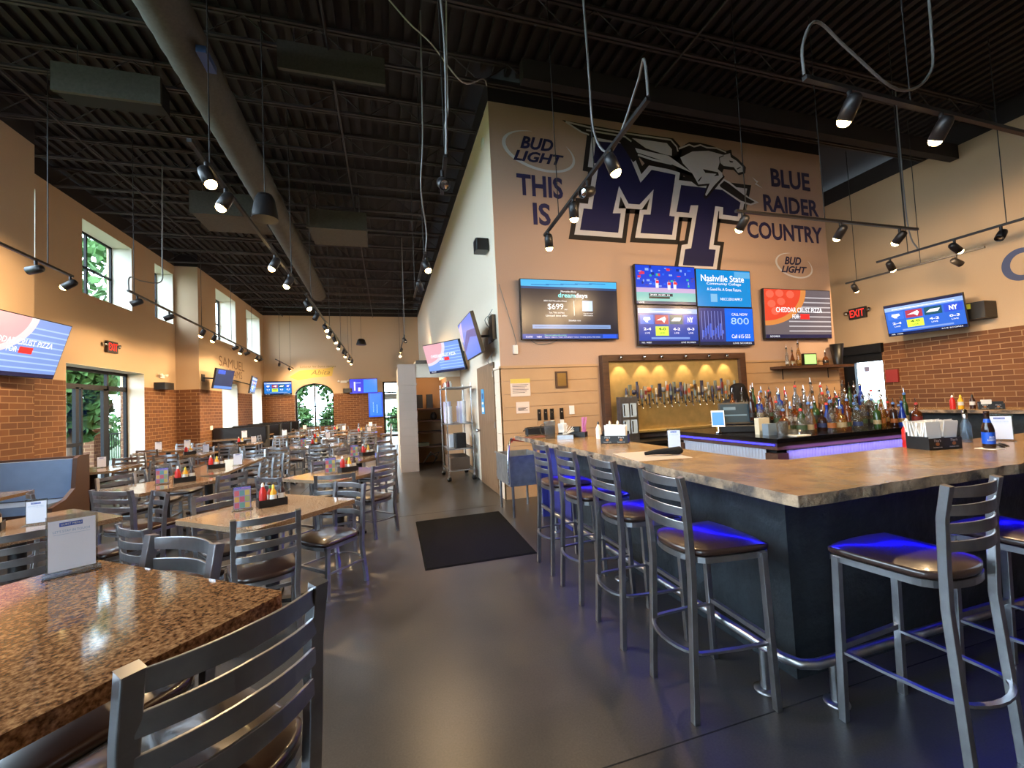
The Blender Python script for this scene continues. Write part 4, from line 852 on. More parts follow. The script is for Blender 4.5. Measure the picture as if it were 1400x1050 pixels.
# slim chrome cooler tower at the left end
tt = thing('menu_rack', 'steel rack of printed menus standing at the left end of the tap panel', 'rack', (3.62, 6.02, .79))
MB().box(0, .32, 0, .12, 0, .72, STEEL).build('housing', tt); q = MB()
for i in range(2):
    for j_ in range(2): q.box(.04+.14*i, .15+.14*i, -.004, 0, .12+.27*j_, .34+.27*j_, mat('pale_blue_paper', (170, 190, 210), .6)); q.box(.055+.14*i, .075+.14*i, -.007, -.004, .14+.27*j_, .32+.27*j_, DKFR)
q.build('menu_sheet', tt)
# ---- notices and plaques
def notice(x0, x1, z0, z1, label, header=None, lines=6, body=(226, 206, 196), cat='notice'):
    g = MB(); g.box(x0, x1, 6.343, 6.348, z0, z1, mat('paper_%d' % body[0], body, .7)); f = lambda u, v, d: (u, 6.342-d, v)
    if header: g.wall_poly([(x0, z1-.07), (x1, z1-.07), (x1, z1), (x0, z1)], f, mat('head_%d' % header[2], header, .6), .001)
    for k in range(lines):
        zz = z1-.1-k*(z1-z0-.13)/max(1, lines); g.wall_poly([(x0+.03, zz), (x1-.03-.03*(k % 3), zz), (x1-.03-.03*(k % 3), zz+.008), (x0+.03, zz+.008)], f, mat('ink', (90, 80, 84), .7), .001)
    tag(g.build('wall_notice'), label, cat)
notice(1.87, 2.2, 1.60, 1.88, 'paper notice with a yellow heading on the tan boards', (214, 190, 96), 6)
notice(1.95, 2.17, 1.33, 1.51, 'small blank-headed paper notice below the yellow-headed one', None, 4)
g = MB(); g.box(2.64, 2.85, 6.32, 6.348, 1.71, 1.98, WOODD); g.box(2.67, 2.82, 6.317, 6.32, 1.74, 1.95, mat('brass_plate', (150, 120, 70), .35, .6)); tag(g.build('plaque'), 'small framed brass plaque on the tan boards', 'plaque')
for i, (x_, w_, lo) in enumerate(((2.33, .055, 1), (2.44, .055, 0), (2.55, .06, 1), (2.72, .06, 1))):
    g = MB(); g.box(x_-w_/2, x_+w_/2, 6.33, 6.348, 1.2, 1.38, BLK); g.box(x_-w_/2, x_+w_/2, 6.33, 6.348, 1.05, 1.19, WHITE if i > 1 else SIDING)
    g.lathe([(.012, 0), (0, .003)], CHROME, (x_, 6.329, 1.32), 8, (0, -1, 0))
    tag(g.build('key_tag'), ['black tag leftmost in the row above the mixer', 'black tag second in the row above the mixer', 'black tag over a white card, left of the gap', 'black tag over a white card, right of the gap'][i], 'tag', 'tags on the tan boards')
g = MB(); g.rprism(2.86, 2.95, 6.335, 6.348, 1.27, 1.41, .005, WHITE); tag(g.build('outlet_plate'), 'white outlet plate on the tan boards at the right of the black tags', 'outlet')
g = MB(); g.box(1.95, 2.02, 6.33, 6.368, 2.28, 2.42, WHITE); tag(g.build('outlet_box'), 'white box on the wall below the wide black television', 'outlet')
conduit([(1.76, 6.34, 3.4), (1.9, 6.35, 2.9), (2.0, 6.35, 2.5), (1.98, 6.34, 2.42)], 'thin white cable down to the white wall box', .006)
conduit([(2.2, 6.34, 2.55), (2.35, 6.34, 2.44), (2.6, 6.34, 2.45), (2.75, 6.34, 2.52)], 'dark cable loop under the wide black television', .006)
# ---- wooden shelf, exit signs
sh = thing('wall_shelf', 'dark wooden shelf on the mural wall under the pizza television', 'shelf', (7.15, 6.1, 1.9)); MB().box(0, 1.9, 0, .25, 0, .05, WOODD).build('board', sh)
for x_ in (.3, 1.5): MB().tube([(x_, .24, -.2), (x_, .24, 0), (x_, .04, 0)], .008, BLK).build('bracket', sh)
def exit_sign(label, loc, rz):
    t = thing('exit_sign', label, 'exit sign', loc, (0, 0, rz)); b = MB(); b.box(-.2, .2, 0, .07, -.14, .14, mat('sign_housing', (40, 30, 30), .5)); b.build('housing', t, bevel=.008)
    f = lambda u, v, d: (u, -.001-d, v); q = MB(); q.text('EXIT', -.165, .165, -.09, .09, f, emis('exit_red', (255, 40, 30), 1.6), .001, 0, .004); q.build('lettering', t)
    for s in (-1, 1): MB().lathe([(.02, -.05), (.05, -.02), (.055, .03), (0, .04)], CHROME, (s*.27, .02, .04), 12, (s*.3, -1, -.3)).build('lamp_head', t)
exit_sign('lit red EXIT sign on the right wall above the passage door', (11.52, 7.6, 3.35), R(-90)); exit_sign('lit red EXIT sign above the patio doors', (-6.37, 12.5, 3.32), R(90))
t = thing('emergency_light', 'white twin-headed emergency light on the left wall past the doors', 'emergency light', (-6.40, 14.9, 2.78), (0, 0, R(90))); MB().box(-.12, .12, 0, .05, -.05, .05, WHITE).build('housing', t)
for s in (-1, 1): MB().lathe([(.03, -.04), (.05, .03), (0, .04)], WHITE, (s*.17, -.03, .03), 10, (s*.3, -1, -.2)).build('lamp_head', t)
g = MB(); g.prism([(-6.44, 14.5), (-6.2, 14.55), (-6.2, 15.1), (-6.44, 15.15)], 2.38, 2.58, BLK); tag(g.build('wall_speaker'), 'black wedge speaker on the left wall at the top of the brick', 'speaker')
t = thing('emergency_light', 'pale twin-headed emergency light on the far wall', 'emergency light', (-2.15, 23.25, 2.98)); MB().box(-.15, .15, 0, .05, -.06, .06, WHITE).build('housing', t)
for s in (-1, 1): MB().lathe([(.03, -.04), (.06, .03), (0, .04)], WHITE, (s*.22, -.03, .03), 10, (s*.3, -1, -.2)).build('lamp_head', t)
g = MB(); g.prism([(-2.2, 23.29), (-1.7, 23.29), (-1.76, 23.05), (-2.14, 23.05)], 2.4, 2.62, BLK); tag(g.build('wall_speaker'), 'black wedge speaker on the far wall over the brick', 'speaker')
g = MB(); g.box(-6.44+.63, -5.8+.01, 16.6, 16.8, 1.05, 1.2, WHITE); tag(g.build('outlet_plate'), 'white outlet plate on the left brick wall before the low window', 'outlet')
g = MB(); g.box(11.2, 11.58, 5.1, 5.5, 2.72, 3.05, BLK); tag(g.build('wall_speaker'), 'black speaker with a yellow-green sticker beside the right wall television', 'speaker')
g2 = MB(); g2.box(11.19, 11.2, 5.3, 5.42, 2.93, 3.03, mat('lime_sticker', (190, 200, 60), .6)); tag(g2.build('sticker'), 'lime sticker on the black speaker by the right wall television', 'sticker')
g = MB(); g.box(11.55, 11.598, 6.85, 7.1, 1.55, 1.85, mat('red_box', (150, 40, 36), .5)); tag(g.build('fire_cabinet'), 'red box on the brick wall beside the passage door', 'fire alarm')

# ---------------------------------------------------------------- person behind the island
SKIN = mat('skin', (176, 128, 104), .55); HAIR = mat('black_hair', (16, 12, 12), .75, spec=.2); SHIRT = mat('black_shirt', (20, 20, 24), .8)
def skinned(name, nodes, edges, m, parent=None, loc=None, sub=2, root=0):
    me = bpy.data.meshes.new(name); me.from_pydata([n[0] for n in nodes], edges, []); me.materials.append(m)
    o = bpy.data.objects.new(name, me); COL.objects.link(o)
    sk = o.modifiers.new('skin', 'SKIN'); sk.use_smooth_shade = True
    lay = me.skin_vertices[0] if len(me.skin_vertices) else None
    for i, n in enumerate(nodes):
        r_ = n[1]; lay.data[i].radius = (r_, r_) if not isinstance(r_, tuple) else r_
        lay.data[i].use_root = (i == root)
    s = o.modifiers.new('sub', 'SUBSURF'); s.levels = sub; s.render_levels = sub
    if parent: o.parent = parent
    if loc: o.location = loc
    return o
ps = thing('person', 'person with long black hair in a dark top standing behind the order screen', 'person', (5.38, 5.4, 0), (0, 0, R(-20))); ps.scale = (1.08, 1.08, 1.0)
nodes = [((0, 0, .92), (.15, .11)), ((0, 0, 1.08), (.13, .09)), ((0, .01, 1.24), (.15, .1)), ((0, .0, 1.34), (.09, .07)), ((0, .01, 1.42), .045), ((0, .03, 1.5), (.07, .085)), ((0, .03, 1.58), (.065, .08)),
         ((.18, 0, 1.34), .055), ((.24, .05, 1.12), .042), ((.2, .28, 1.0), .034), ((.18, .34, .98), (.03, .02)),
         ((-.18, 0, 1.34), .055), ((-.25, .03, 1.1), .042), ((-.23, .26, 1.02), .034), ((-.22, .32, 1.02), (.03, .02)),
         ((.09, 0, .85), .085), ((.1, .01, .48), .055), ((.1, -.03, .08), .038), ((.1, .08, .04), .035), ((-.09, 0, .85), .085), ((-.1, .01, .48), .055), ((-.1, -.03, .08), .038), ((-.1, .08, .04), .035)]
edges = [(0, 1), (1, 2), (2, 3), (3, 4), (4, 5), (5, 6), (3, 7), (7, 8), (8, 9), (9, 10), (3, 11), (11, 12), (12, 13), (13, 14), (0, 15), (15, 16), (16, 17), (17, 18), (0, 19), (19, 20), (20, 21), (21, 22)]
for hx, s, b in ((.18, 1, 10), (-.22, -1, 14)):
    for f_ in range(4):
        i = len(nodes); ox = (f_-1.5)*.02; z0 = .98 if s > 0 else 1.02
        nodes += [((hx+ox, .385+.004*(f_ % 2), z0), .009), ((hx+ox*1.1, .41+.006*(f_ in (1, 2)), z0-.01), .008), ((hx+ox*1.1, .425+.008*(f_ in (1, 2)), z0-.028), .007)]; edges += [(b, i), (i, i+1), (i+1, i+2)]
    i = len(nodes); nodes += [((hx-s*.035, .35, z0), .010), ((hx-s*.05, .375, z0-.01), .008)]; edges += [(b, i), (i, i+1)]
skinned('body', nodes, edges, SKIN, ps)
sn = [(n[0], (n[1][0]*1.14, n[1][1]*1.14) if isinstance(n[1], tuple) else n[1]*1.2) for n in nodes]
keep = [0, 1, 2, 3, 7, 8, 9, 11, 12, 13]; mp_ = {k: i for i, k in enumerate(keep)}
skinned('shirt', [sn[k] for k in keep], [(mp_[a], mp_[b]) for a, b in edges if a in mp_ and b in mp_], SHIRT, ps)
keep = [0, 15, 16, 17, 19, 20, 21]; mp_ = {k: i for i, k in enumerate(keep)}
skinned('trousers', [sn[k] for k in keep], [(mp_[a], mp_[b]) for a, b in edges if a in mp_ and b in mp_], BLKM, ps)
skinned('hair', [((0, .01, 1.64), (.085, .08)), ((0, -.01, 1.58), (.12, .11)), ((0, -.04, 1.47), (.13, .08)), ((0, -.06, 1.36), (.155, .06)), ((.01, -.085, 1.2), (.15, .05)), ((.01, -.095, 1.1), (.1, .035))], [(i, i+1) for i in range(5)], HAIR, ps)
fc = MB()
for s in (-1, 1): fc.lathe([(0, -.012), (.012, 0), (0, .012)], WHITE, (s*.03, .108, 1.535), 8, (0, 1, 0)); fc.lathe([(0, -.005), (.006, 0), (0, .004)], HAIR, (s*.03, .118, 1.535), 8, (0, 1, 0)); 
fc.build('eyes', ps); MB().lathe([(.004, 0), (.014, -.035), (0, -.045)], SKIN, (0, .115, 1.53), 8).build('nose', ps); MB().box(-.02, .02, .108, .116, 1.475, 1.482, mat('lips', (150, 80, 76), .5)).build('mouth', ps)
for s in (-1, 1): MB().lathe([(0, -.01), (.02, 0), (0, .01)], SKIN, (s*.073, .02, 1.53), 8, (1, 0, 0)).build('ear', ps)
# ================================================================= CHAIRS, STOOLS, TABLES
def lerp(a, b, t): return tuple(a[i]+(b[i]-a[i])*t for i in range(3))
def seat_outline(wf_, wb, yf, yb, n=8):
    pts = [(-wf_, yf), (-wf_*.5, yf+.018), (0, yf+.022), (wf_*.5, yf+.018), (wf_, yf)]
    right = [(wf_, yf-.06), (wf_*.98, (yf+yb)/2+.04), (wb*1.0, yb+.1)]
    arc = [(wb*cos(R(a)), yb+.1+.1*sin(R(a))) for a in range(-15, -166, -15)]
    left = [(-wb*1.0, yb+.1), (-wf_*.98, (yf+yb)/2+.04), (-wf_, yf-.06)]
    return pts+right+arc+left
def make_seat(o_, zs, zt):
    """cushion: domed vinyl pad from outline"""
    g = MB(); cx = sum(p[0] for p in o_)/len(o_); cy = sum(p[1] for p in o_)/len(o_); n = len(o_)
    lv = [(1.0, zs), (1.03, zs+.012), (1.03, zs+.03), (.97, zt-.012), (.82, zt-.002), (.5, zt+.004)]
    vs = [(cx+(p[0]-cx)*k, cy+(p[1]-cy)*k, z) for k, z in lv for p in o_]+[(cx, cy, zt+.005)]
    fs = []
    for i in range(len(lv)-1):
        for k in range(n): fs.append((i*n+(k+1) % n, i*n+k, (i+1)*n+k, (i+1)*n+(k+1) % n))
    b = (len(lv)-1)*n
    for k in range(n): fs.append((b+(k+1) % n, b+k, len(vs)-1))
    fs.append(tuple(range(n)))
    g.add(vs, fs, VINYL, True); return g
def chair(name, label, cat, SH, TH, ring, wtop, wbot, wfr):
    t = thing(name, label, cat)
    T_ = .031
    o_ = seat_outline(.205, .19, .2, -.2); make_seat(o_, SH-.045, SH).build('seat', t)
    g = MB(); n = len(o_); 
    pth = [(p[0]*.98, p[1]*.98, SH-.06) for p in o_]; pth.append(pth[0]); g.tube(pth, 0, STEEL, rect=(.022, .028), cap=False)
    g.build('seat_frame', t)
    rear = {}
    for s in (-1, 1):
        top = (s*wtop/2, -.225, TH); mid = (s*(wtop/2-.002), -.195, SH+.02); low = (s*wbot/2, -.19, SH-.14); bot = (s*(wbot/2+.008), -.225, 0)
        path = [bot, low, mid, (s*(wtop/2), -.203, (SH+TH)/2+.04), top]; g = MB(); g.tube(path, 0, STEEL, rect=(.03, .034)); g.build('leg', t, bevel=.003)
        g = MB(); g.tube([(s*wfr/2, .19, 0), (s*(wfr/2-.005), .172, SH-.05)], 0, STEEL, rect=(T_, T_)); g.build('leg', t, bevel=.003)
    g = MB(); H = TH-SH
    for k in range(4):
        zc = TH-.028-k*H*.205; yb = -.222+.014*k/3*1.0; n_ = 10; vs = []
        for i in range(n_+1):
            u = -1+2*i/n_; x_ = u*(wtop/2-.006); y_ = yb-.038*(1-u*u); hh = .0235-.004*abs(u)
            vs += [(x_, y_-.004, zc-hh), (x_, y_-.004, zc+hh), (x_, y_+.004, zc+hh), (x_, y_+.004, zc-hh)]
        fs = []
        for i in range(n_):
            for q in range(4): fs.append((i*4+q, (i+1)*4+q, (i+1)*4+(q+1) % 4, i*4+(q+1) % 4))
        g.add(vs, [f[::-1] for f in fs], STEEL)
    g.build('backrest', t, bevel=.0015)
    g = MB(); zr = ring
    g.tube([(-wfr/2+.01, .185, zr+.02), (wfr/2-.01, .185, zr+.02)], 0, STEEL, rect=(.02, .024))
    arc = [(-wfr/2+.008, .18, zr), (-wfr/2+.012, .02, zr), (-wfr/2+.025, -.13, zr)]+[((wbot/2+.02)*sin(R(a)), -.16-.1*cos(R(a)), zr) for a in range(-80, 81, 16)]+[(wfr/2-.025, -.13, zr), (wfr/2-.012, .02, zr), (wfr/2-.008, .18, zr)]
    g.tube(arc, 0, STEEL, rect=(.02, .012)); g.build('foot_ring', t)
    return t
stool = chair('bar_stool', 'x', 'bar stool', .79, 1.125, .31, .345, .33, .43); su = []
dch = chair('dining_chair', 'x', 'chair', .465, .85, .2, .375, .35, .42); cu_ = []
def face(dx, dy): return atan2(-dx, dy)
def put_stool(x, y, dx, dy, label, group='bar stools'): place(stool, su, (x, y, 0), face(dx, dy), label, group)
def put_chair(x, y, dx, dy, label, group='dining chairs', sc=None): return place(dch, cu_, (x, y, 0), face(dx, dy), label, group, sc)
for y, l, a in ((3.63, 'bar stool farthest up the near counter, before the blue lit bar end', 0), (3.07, 'bar stool third from the counter corner on the aisle side', 0), (2.47, 'bar stool second from the counter corner on the aisle side', .05), (1.85, 'large bar stool on the aisle side nearest the counter corner', .06)):
    put_stool(1.545, y, 1, -a, l)
put_stool(2.17, 1.30, -.06, 1, 'bar stool in front of the counter, back to the viewer, right of the corner')
put_stool(2.94, 1.27, 0, 1, 'bar stool partly cut off at the right picture edge')
put_stool(-.45, 1.115, -.72, .69, 'ladder-back stool closest to the viewer at the high granite table', 'high table stools')
put_stool(-.80, 1.47, -.64, -.77, 'stool on the far side of the high granite table, two slats showing', 'high table stools')
put_stool(-1.02, .62, .62, .78, 'stool under the near left side of the high granite table', 'high table stools')
# tables
BASEM = mat('black_iron', (18, 17, 19), .5)
def table(x, y, ang, w_, d_, h_, label, ped=1, base=.3, group='dining tables'):
    t = thing('dining_table' if h_ < 1 else 'high_table', label, 'table', (x, y, 0), (0, 0, R(ang)), group)
    MB().rprism(-w_/2, w_/2, -d_/2, d_/2, h_-.035, h_, .025, GRAN if h_ > 1 else GRANL).build('tabletop', t, bevel=.008)
    for k in range(ped):
        cx = 0 if ped == 1 else (-w_/4 if k == 0 else w_/4)
        if ped == 2 and d_ > w_: cx = 0
        cy = 0 if not (ped == 2 and d_ > w_) else (-d_/4 if k == 0 else d_/4)
        MB().tube([(cx, cy, .03), (cx, cy, h_-.036)], .048, BASEM, n=14).build('pedestal', t)
        g = MB()
        for a in range(4): g.tube([(cx, cy, .045), (cx+base*cos(R(45+90*a)), cy+base*sin(R(45+90*a)), .018)], 0, BASEM, rect=(.07, .03))
        g.lathe([(.12, h_-.045), (.12, h_-.036)], BASEM, (cx, cy, 0), 12); g.build('base', t)
    return t
table(-.865, 1.13, 51.6, .86, .86, 1.07, 'high speckled granite table in the near left corner')
table(-.92, 3.8, 49, .9, .9, .76, 'granite table with a pale edge in front of the aisle, nearest low one')
table(-2.52, 5.88, 48, .86, .86, .76, 'granite table behind the empty wide chair, left of centre')
table(-2.44, 7.4, 0, .68, 2.0, .76, 'long grey granite table reaching away from the viewer', 2)
table(-.6, 5.5, 49, .88, .88, .76, 'granite table beside the aisle, second from the viewer')
table(-.47, 7.2, 49, .88, .88, .76, 'granite table beside the aisle, third from the viewer')
table(-1.75, 10.1, 0, 1.5, .75, .76, 'dark topped table on two black posts in mid room', 2)
table(-1.0, 14.2, 0, 1.3, .75, .76, 'pale topped table near the far right of the room')
table(-4.55, 8.4, 0, .9, .9, .76, 'granite table right behind the blue booth')
table(-5.1, 12.1, 0, 1.1, .75, .76, 'table by the brick wall just past the patio doors')
table(-2.68, 4.1, 48, .9, .9, .76, 'granite table at the left edge behind the standing card')
for x, y, l in ((-4.0, 10.2, 'table in the second far row by the patio doors'), (-3.75, 12.6, 'table left of the room centre before the black booths'), (-1.9, 12.4, 'table behind the dark two-post table'), (-3.1, 15.0, 'table beside the first black booth'), (-1.9, 16.8, 'far table in the middle of the room'), (-3.3, 19.0, 'far table before the arched window'), (-.7, 18.2, 'far table before the blue screens'), (-2.2, 21.0, 'farthest table under the arched window')):
    table(x, y, 0, .9, .8, .76, l)
# booth table by the pier
bt = thing('booth_table', 'booth table cut off at the left edge in front of the blue booth', 'table', (-5.0, 6.05, 0), group='dining tables')
MB().rprism(-.76, 1.0, -.35, .35, .725, .76, .06, GRANL).build('tabletop', bt, bevel=.006); MB().tube([(.3, 0, 0), (.3, 0, .724)], .05, BASEM).build('pedestal', bt)
MB().lathe([(.26, 0), (.24, .025), (.05, .04)], BASEM, (.3, 0, 0)).build('base', bt)
# booths
PALEV = mat('pale_blue_vinyl', (126, 146, 176), .3, noise=.05); DARKV = mat('black_vinyl', (28, 27, 33), .3)
def booth(x0, x1, y, h_, label, vin, side, group=None):
    t = thing('booth_bench', label, 'booth', (x0, y, 0), group=group); w_ = x1-x0
    MB().rprism(0, w_-.05, -.16, -.02, .5, h_-.03, .03, vin).build('back_cushion', t, bevel=.03)
    MB().rprism(0, w_-.05, -.62, -.15, .38, .49, .03, vin).build('seat_cushion', t, bevel=.025)
    MB().box(0, w_, -.02, .06, 0, h_, side).box(0, w_, -.56, -.02, 0, .38, side).build('carcass', t)
    g = MB(); f = lambda u, v, d: (w_-.045+d, u, v); P_ = [(-.64, 0), (-.64, .44), (-.4, .5), (-.22, .62), (-.18, h_-.02), (-.12, h_+.01), (.07, h_+.01), (.07, 0)]
    vs = [f(p[0], p[1], 0) for p in P_]+[f(p[0], p[1], .05) for p in P_]; n = len(P_)
    g.add(vs, [tuple(range(n))[::-1], tuple(range(n, 2*n))]+[(i, (i+1) % n, n+(i+1) % n, n+i) for i in range(n)], side); g.build('end_panel', t)
booth(-5.76, -4.18, 7.55, 1.05, 'pale blue vinyl booth with a brown wooden end panel against the pier', PALEV, mat('booth_wood', (80, 50, 36), .45))
for i, y in enumerate((16.9, 18.7, 20.5, 22.2)):
    booth(-5.78, -4.1, y, 1.1, 'high-backed black booth by the left wall, %s from the viewer' % ['nearest', 'second', 'third', 'farthest'][i], DARKV, BLKM, 'black booths along the left wall')
for i, y in enumerate((15.6, 17.7, 19.5, 21.3)):
    table(-4.85, y, 0, 1.3, .62, .76, 'booth table in front of the %s black booth' % ['nearest', 'second', 'third', 'farthest'][i])
# chairs placed round the tables
put_chair(-.87, 3.38, -.34, .94, 'dining chair with its back to the viewer at the pale-edged granite table')
put_chair(-.52, 4.0, -.72, -.69, 'dining chair on the aisle side of the pale-edged granite table, brown seat showing')
put_chair(-1.3, 4.08, .6, -.8, 'dining chair at the far left side of the pale-edged granite table')
put_chair(-1.42, 3.42, .7, .7, 'dining chair at the near left side of the pale-edged granite table')
put_chair(-2.48, 5.27, .52, .85, 'wide empty dining chair left of centre, back to the viewer', sc=(1.38, 1.1, 1))
put_chair(-3.05, 6.25, .7, -.5, 'dining chair at the left side of the table behind the wide chair')
put_chair(-1.95, 5.75, -.72, .4, 'dining chair on the right of the table behind the wide chair')
put_chair(-3.25, 5.55, .75, .5, 'dining chair with pale slats beside the booth end panel')
put_chair(-2.35, 3.68, -.62, .78, 'dining chair partly hidden by the standing card at the left edge table')
put_chair(-2.2, 4.5, -.75, -.6, 'dining chair on the far right side of the left edge table')
put_chair(-.22, 5.48, -.72, .69, 'dining chair standing out beside the aisle, brown back slats')
put_chair(-.56, 5.04, .0, 1, 'dining chair at the near side of the second aisle table')
put_chair(-1.1, 5.22, .62, .7, 'dining chair at the left side of the second aisle table')
put_chair(-.75, 6.0, .3, -1, 'dining chair at the far side of the second aisle table')
put_chair(-.2, 7.05, -.72, .69, 'dining chair beside the aisle at the third aisle table')
put_chair(-.9, 7.02, .77, .63, 'dining chair on the left of the third aisle table')
put_chair(-.15, 7.75, -.5, -.8, 'dining chair at the far side of the third aisle table, pale slats')
put_chair(-.7, 7.85, .3, -1, 'dining chair behind the third aisle table')
for sx, l in ((-1, 'left'), (1, 'right')):
    for y, w_ in ((6.72, 'near'), (7.4, 'middle'), (8.05, 'far')):
        put_chair(-2.44+sx*.52, y, -sx, 0, 'dining chair on the %s side of the long grey table, %s one' % (l, w_), 'chairs along the long grey table')
put_chair(-2.44, 8.75, 0, -1, 'dining chair at the far end of the long grey table')
def around(x, y, nm, w_=.62, d_=.62, who='nesw', wob=.12):
    for c in who:
        dx, dy, l = {'n': (0, -1, 'far'), 's': (0, 1, 'near'), 'e': (-1, 0, 'right'), 'w': (1, 0, 'left')}[c]
        a = random.uniform(-wob, wob); fx, fy = dx*cos(a)-dy*sin(a), dx*sin(a)+dy*cos(a)
        put_chair(x-dx*w_+random.uniform(-.04, .04), y-dy*d_+random.uniform(-.04, .04), fx, fy, 'dining chair on the %s side of %s' % (l, nm))
around(-4.55, 8.4, 'the table behind the blue booth', .66, .68, 'ne'); around(-5.1, 12.1, 'the table by the brick wall', .8, .6, 'ns')
for x_, s in ((-2.1, 'left'), (-1.35, 'right')):
    put_chair(x_, 9.5, 0, 1, 'dining chair on the near side of the dark two-post table, %s one' % s); put_chair(x_, 10.7, 0, -1, 'dining chair on the far side of the dark two-post table, %s one' % s)
put_chair(-.75, 10.1, -1, 0, 'dining chair at the right end of the dark two-post table'); put_chair(-2.75, 10.15, 1, .1, 'dining chair at the left end of the dark two-post table')
around(-4.0, 10.2, 'the table in the second far row'); around(-3.75, 12.6, 'the table left of the room centre'); around(-1.9, 12.4, 'the table behind the dark one')
around(-3.1, 15.0, 'the table beside the first black booth'); around(-1.0, 14.2, 'the pale far right table', .85, .6); put_chair(-.6, 13.6, 0, 1, 'extra dining chair at the near side of the pale far right table')
around(-1.9, 16.8, 'the far middle table'); around(-.7, 18.2, 'the far table before the blue screens'); around(-3.3, 19.0, 'the far table before the arched window'); around(-2.2, 21.0, 'the farthest table')
# mat
tag(MB().add([(.32, 5.71, .012), (1.42, 5.72, .012), (1.36, 4.03, .012), (.3, 4.04, .012), (.3, 5.73, .0), (1.44, 5.74, 0), (1.38, 4.01, 0), (.28, 4.02, 0)], [(0, 3, 2, 1), (4, 5, 1, 0), (5, 6, 2, 1), (6, 7, 3, 2), (7, 4, 0, 3)], mat('black_rubber', (13, 13, 13), .95, bump=.8, bscale=150, spec=.15)).build('floor_mat'), 'large black rubber mat on the concrete aisle floor', 'mat')
# ================================================================= THINGS ON THE ISLAND
rr = random.Random(21)
def glassmat(nm, col, a=.35): return glassy('glass_'+nm, col, a)
G = {'clear': glassmat('clear', (150, 148, 142), .14), 'amber': glassmat('amber', (110, 58, 20), .6), 'dark brown': mat('dark_glass', (44, 24, 16), .1), 'green': mat('green_glass', (40, 66, 34), .12), 'cobalt blue': mat('cobalt_glass', (24, 50, 150), .1), 'golden': glassmat('golden', (150, 104, 40), .4), 'pale blue': glassmat('paleblue', (120, 146, 170), .25), 'red': mat('red_glass', (140, 26, 26), .15)}
LB = {'white': (170, 166, 158), 'black': (26, 24, 26), 'red': (110, 34, 30), 'gold': (140, 110, 60), 'blue': (40, 54, 96), 'cream': (150, 136, 106), 'green': (52, 70, 46), 'orange': (140, 84, 40)}
CP = {'steel pourer': CHROME, 'black pourer': BLK, 'red collar': mat('red_cap', (176, 36, 34), .4), 'blue collar': mat('blue_cap', (70, 110, 170), .4)}
SHP = {'tall round': [(.036, 0), (.038, .01), (.038, .17), (.034, .19), (.014, .225), (.013, .28), (.016, .285), (.015, .3)],
       'squat': [(.045, 0), (.048, .01), (.05, .11), (.04, .15), (.016, .17), (.015, .22), (.017, .225), (.016, .235)],
       'slim': [(.029, 0), (.03, .01), (.03, .2), (.022, .235), (.013, .26), (.013, .32), (.015, .325), (.014, .335)],
       'sloping': [(.042, 0), (.043, .01), (.038, .12), (.022, .19), (.013, .23), (.013, .27), (.015, .275), (.014, .285)],
       'square shouldered': [(.037, 0), (.038, .006), (.038, .185), (.03, .2), (.014, .205), (.014, .255), (.016, .26), (.015, .27)]}
BM = {}
def bottle(x, y, z, sh, gl, lb, cp, label, group, scale=1.0, name='liquor_bottle'):
    t = thing(name, label, 'bottle', (x, y, z), (0, 0, rr.uniform(0, 6)), group); t.scale = (scale,)*3
    P_ = SHP[sh]
    def mk(key, fn):
        if key not in BM: o = fn(); o.parent = t; BM[key] = o; return o
        o = BM[key].copy(); COL.objects.link(o); o.parent = t; return o
    sides = 4 if sh == 'square shouldered' else 12
    mk(('b', sh, gl), lambda: MB().lathe(P_, G[gl], n=14 if sides > 4 else 8).build('bottle_body'))
    r_ = max(p[0] for p in P_[:4])+.0012
    mk(('l', sh, lb), lambda: MB().lathe([(r_*(.985 if sh != 'sloping' else .97), .04), (r_*(1 if sh != 'sloping' else .95), .092)], mat('label_'+lb, LB[lb], .6), n=14 if sides > 4 else 8, cap=False).build('bottle_label'))
    h_ = P_[-1][1]
    mk(('c', sh, cp), lambda: (MB().lathe([(.0165, 0), (.0165, .02), (.006, .028)], CP[cp], (0, 0, h_), 10).tube([(0, 0, h_+.02), (0, 0, h_+.045), (.008, 0, h_+.08)], .0045, CHROME, n=6)).build('pourer'))
    return t
combos = [(a, b, c_, d) for a in SHP for b in G for c_ in LB for d in CP]; rr.shuffle(combos)
cnt = 0
rowsn = ['front row of the island', 'second row of the island', 'third row of the island', 'fourth row of the island', 'fifth row of the island', 'back row of the island']
wts = ['clear', 'clear', 'amber', 'golden', 'dark brown', 'clear', 'green', 'pale blue', 'amber', 'cobalt blue', 'clear', 'golden']
used_c = set()
NB = 15
st = MB()
# stepped riser under the bottles
ris = thing('bottle_riser', 'black stepped riser under the bottles on the island', 'riser', (4.4, 3.95, 1.0))
MB().box(0, 2.15, 0, .85, 0, .07, BLKM).box(0, 2.15, .14, .85, .07, .14, BLKM).box(0, 2.15, .3, .85, .14, .2, BLKM).build('steps', ris)
for r_i in range(5):
    yy = [3.60, 3.76, 4.02, 4.17, 4.38][r_i]; z_ = [1.0, 1.0, 1.07, 1.14, 1.2][r_i]
    for k in range(NB):
        xx = 4.3+k*.148+(.05 if r_i % 2 else 0)+rr.uniform(-.02, .02)
        if r_i == 0 and k in (0, 3, 8, 13): continue
        for tr in range(400):
            sh, gl, lb, cp = combos[(cnt*37+tr*5) % len(combos)]
            if gl == wts[(cnt*5+r_i) % len(wts)] and (sh, gl, lb, cp) not in used_c: break
        used_c.add((sh, gl, lb, cp)); cnt += 1
        bottle(xx, yy+rr.uniform(-.015, .015), z_, sh, gl, lb, cp, '%s %s bottle, %s label, %s, %s' % (sh, gl, lb, cp, rowsn[r_i]), 'liquor bottles on the island', rr.uniform(.95, 1.12))
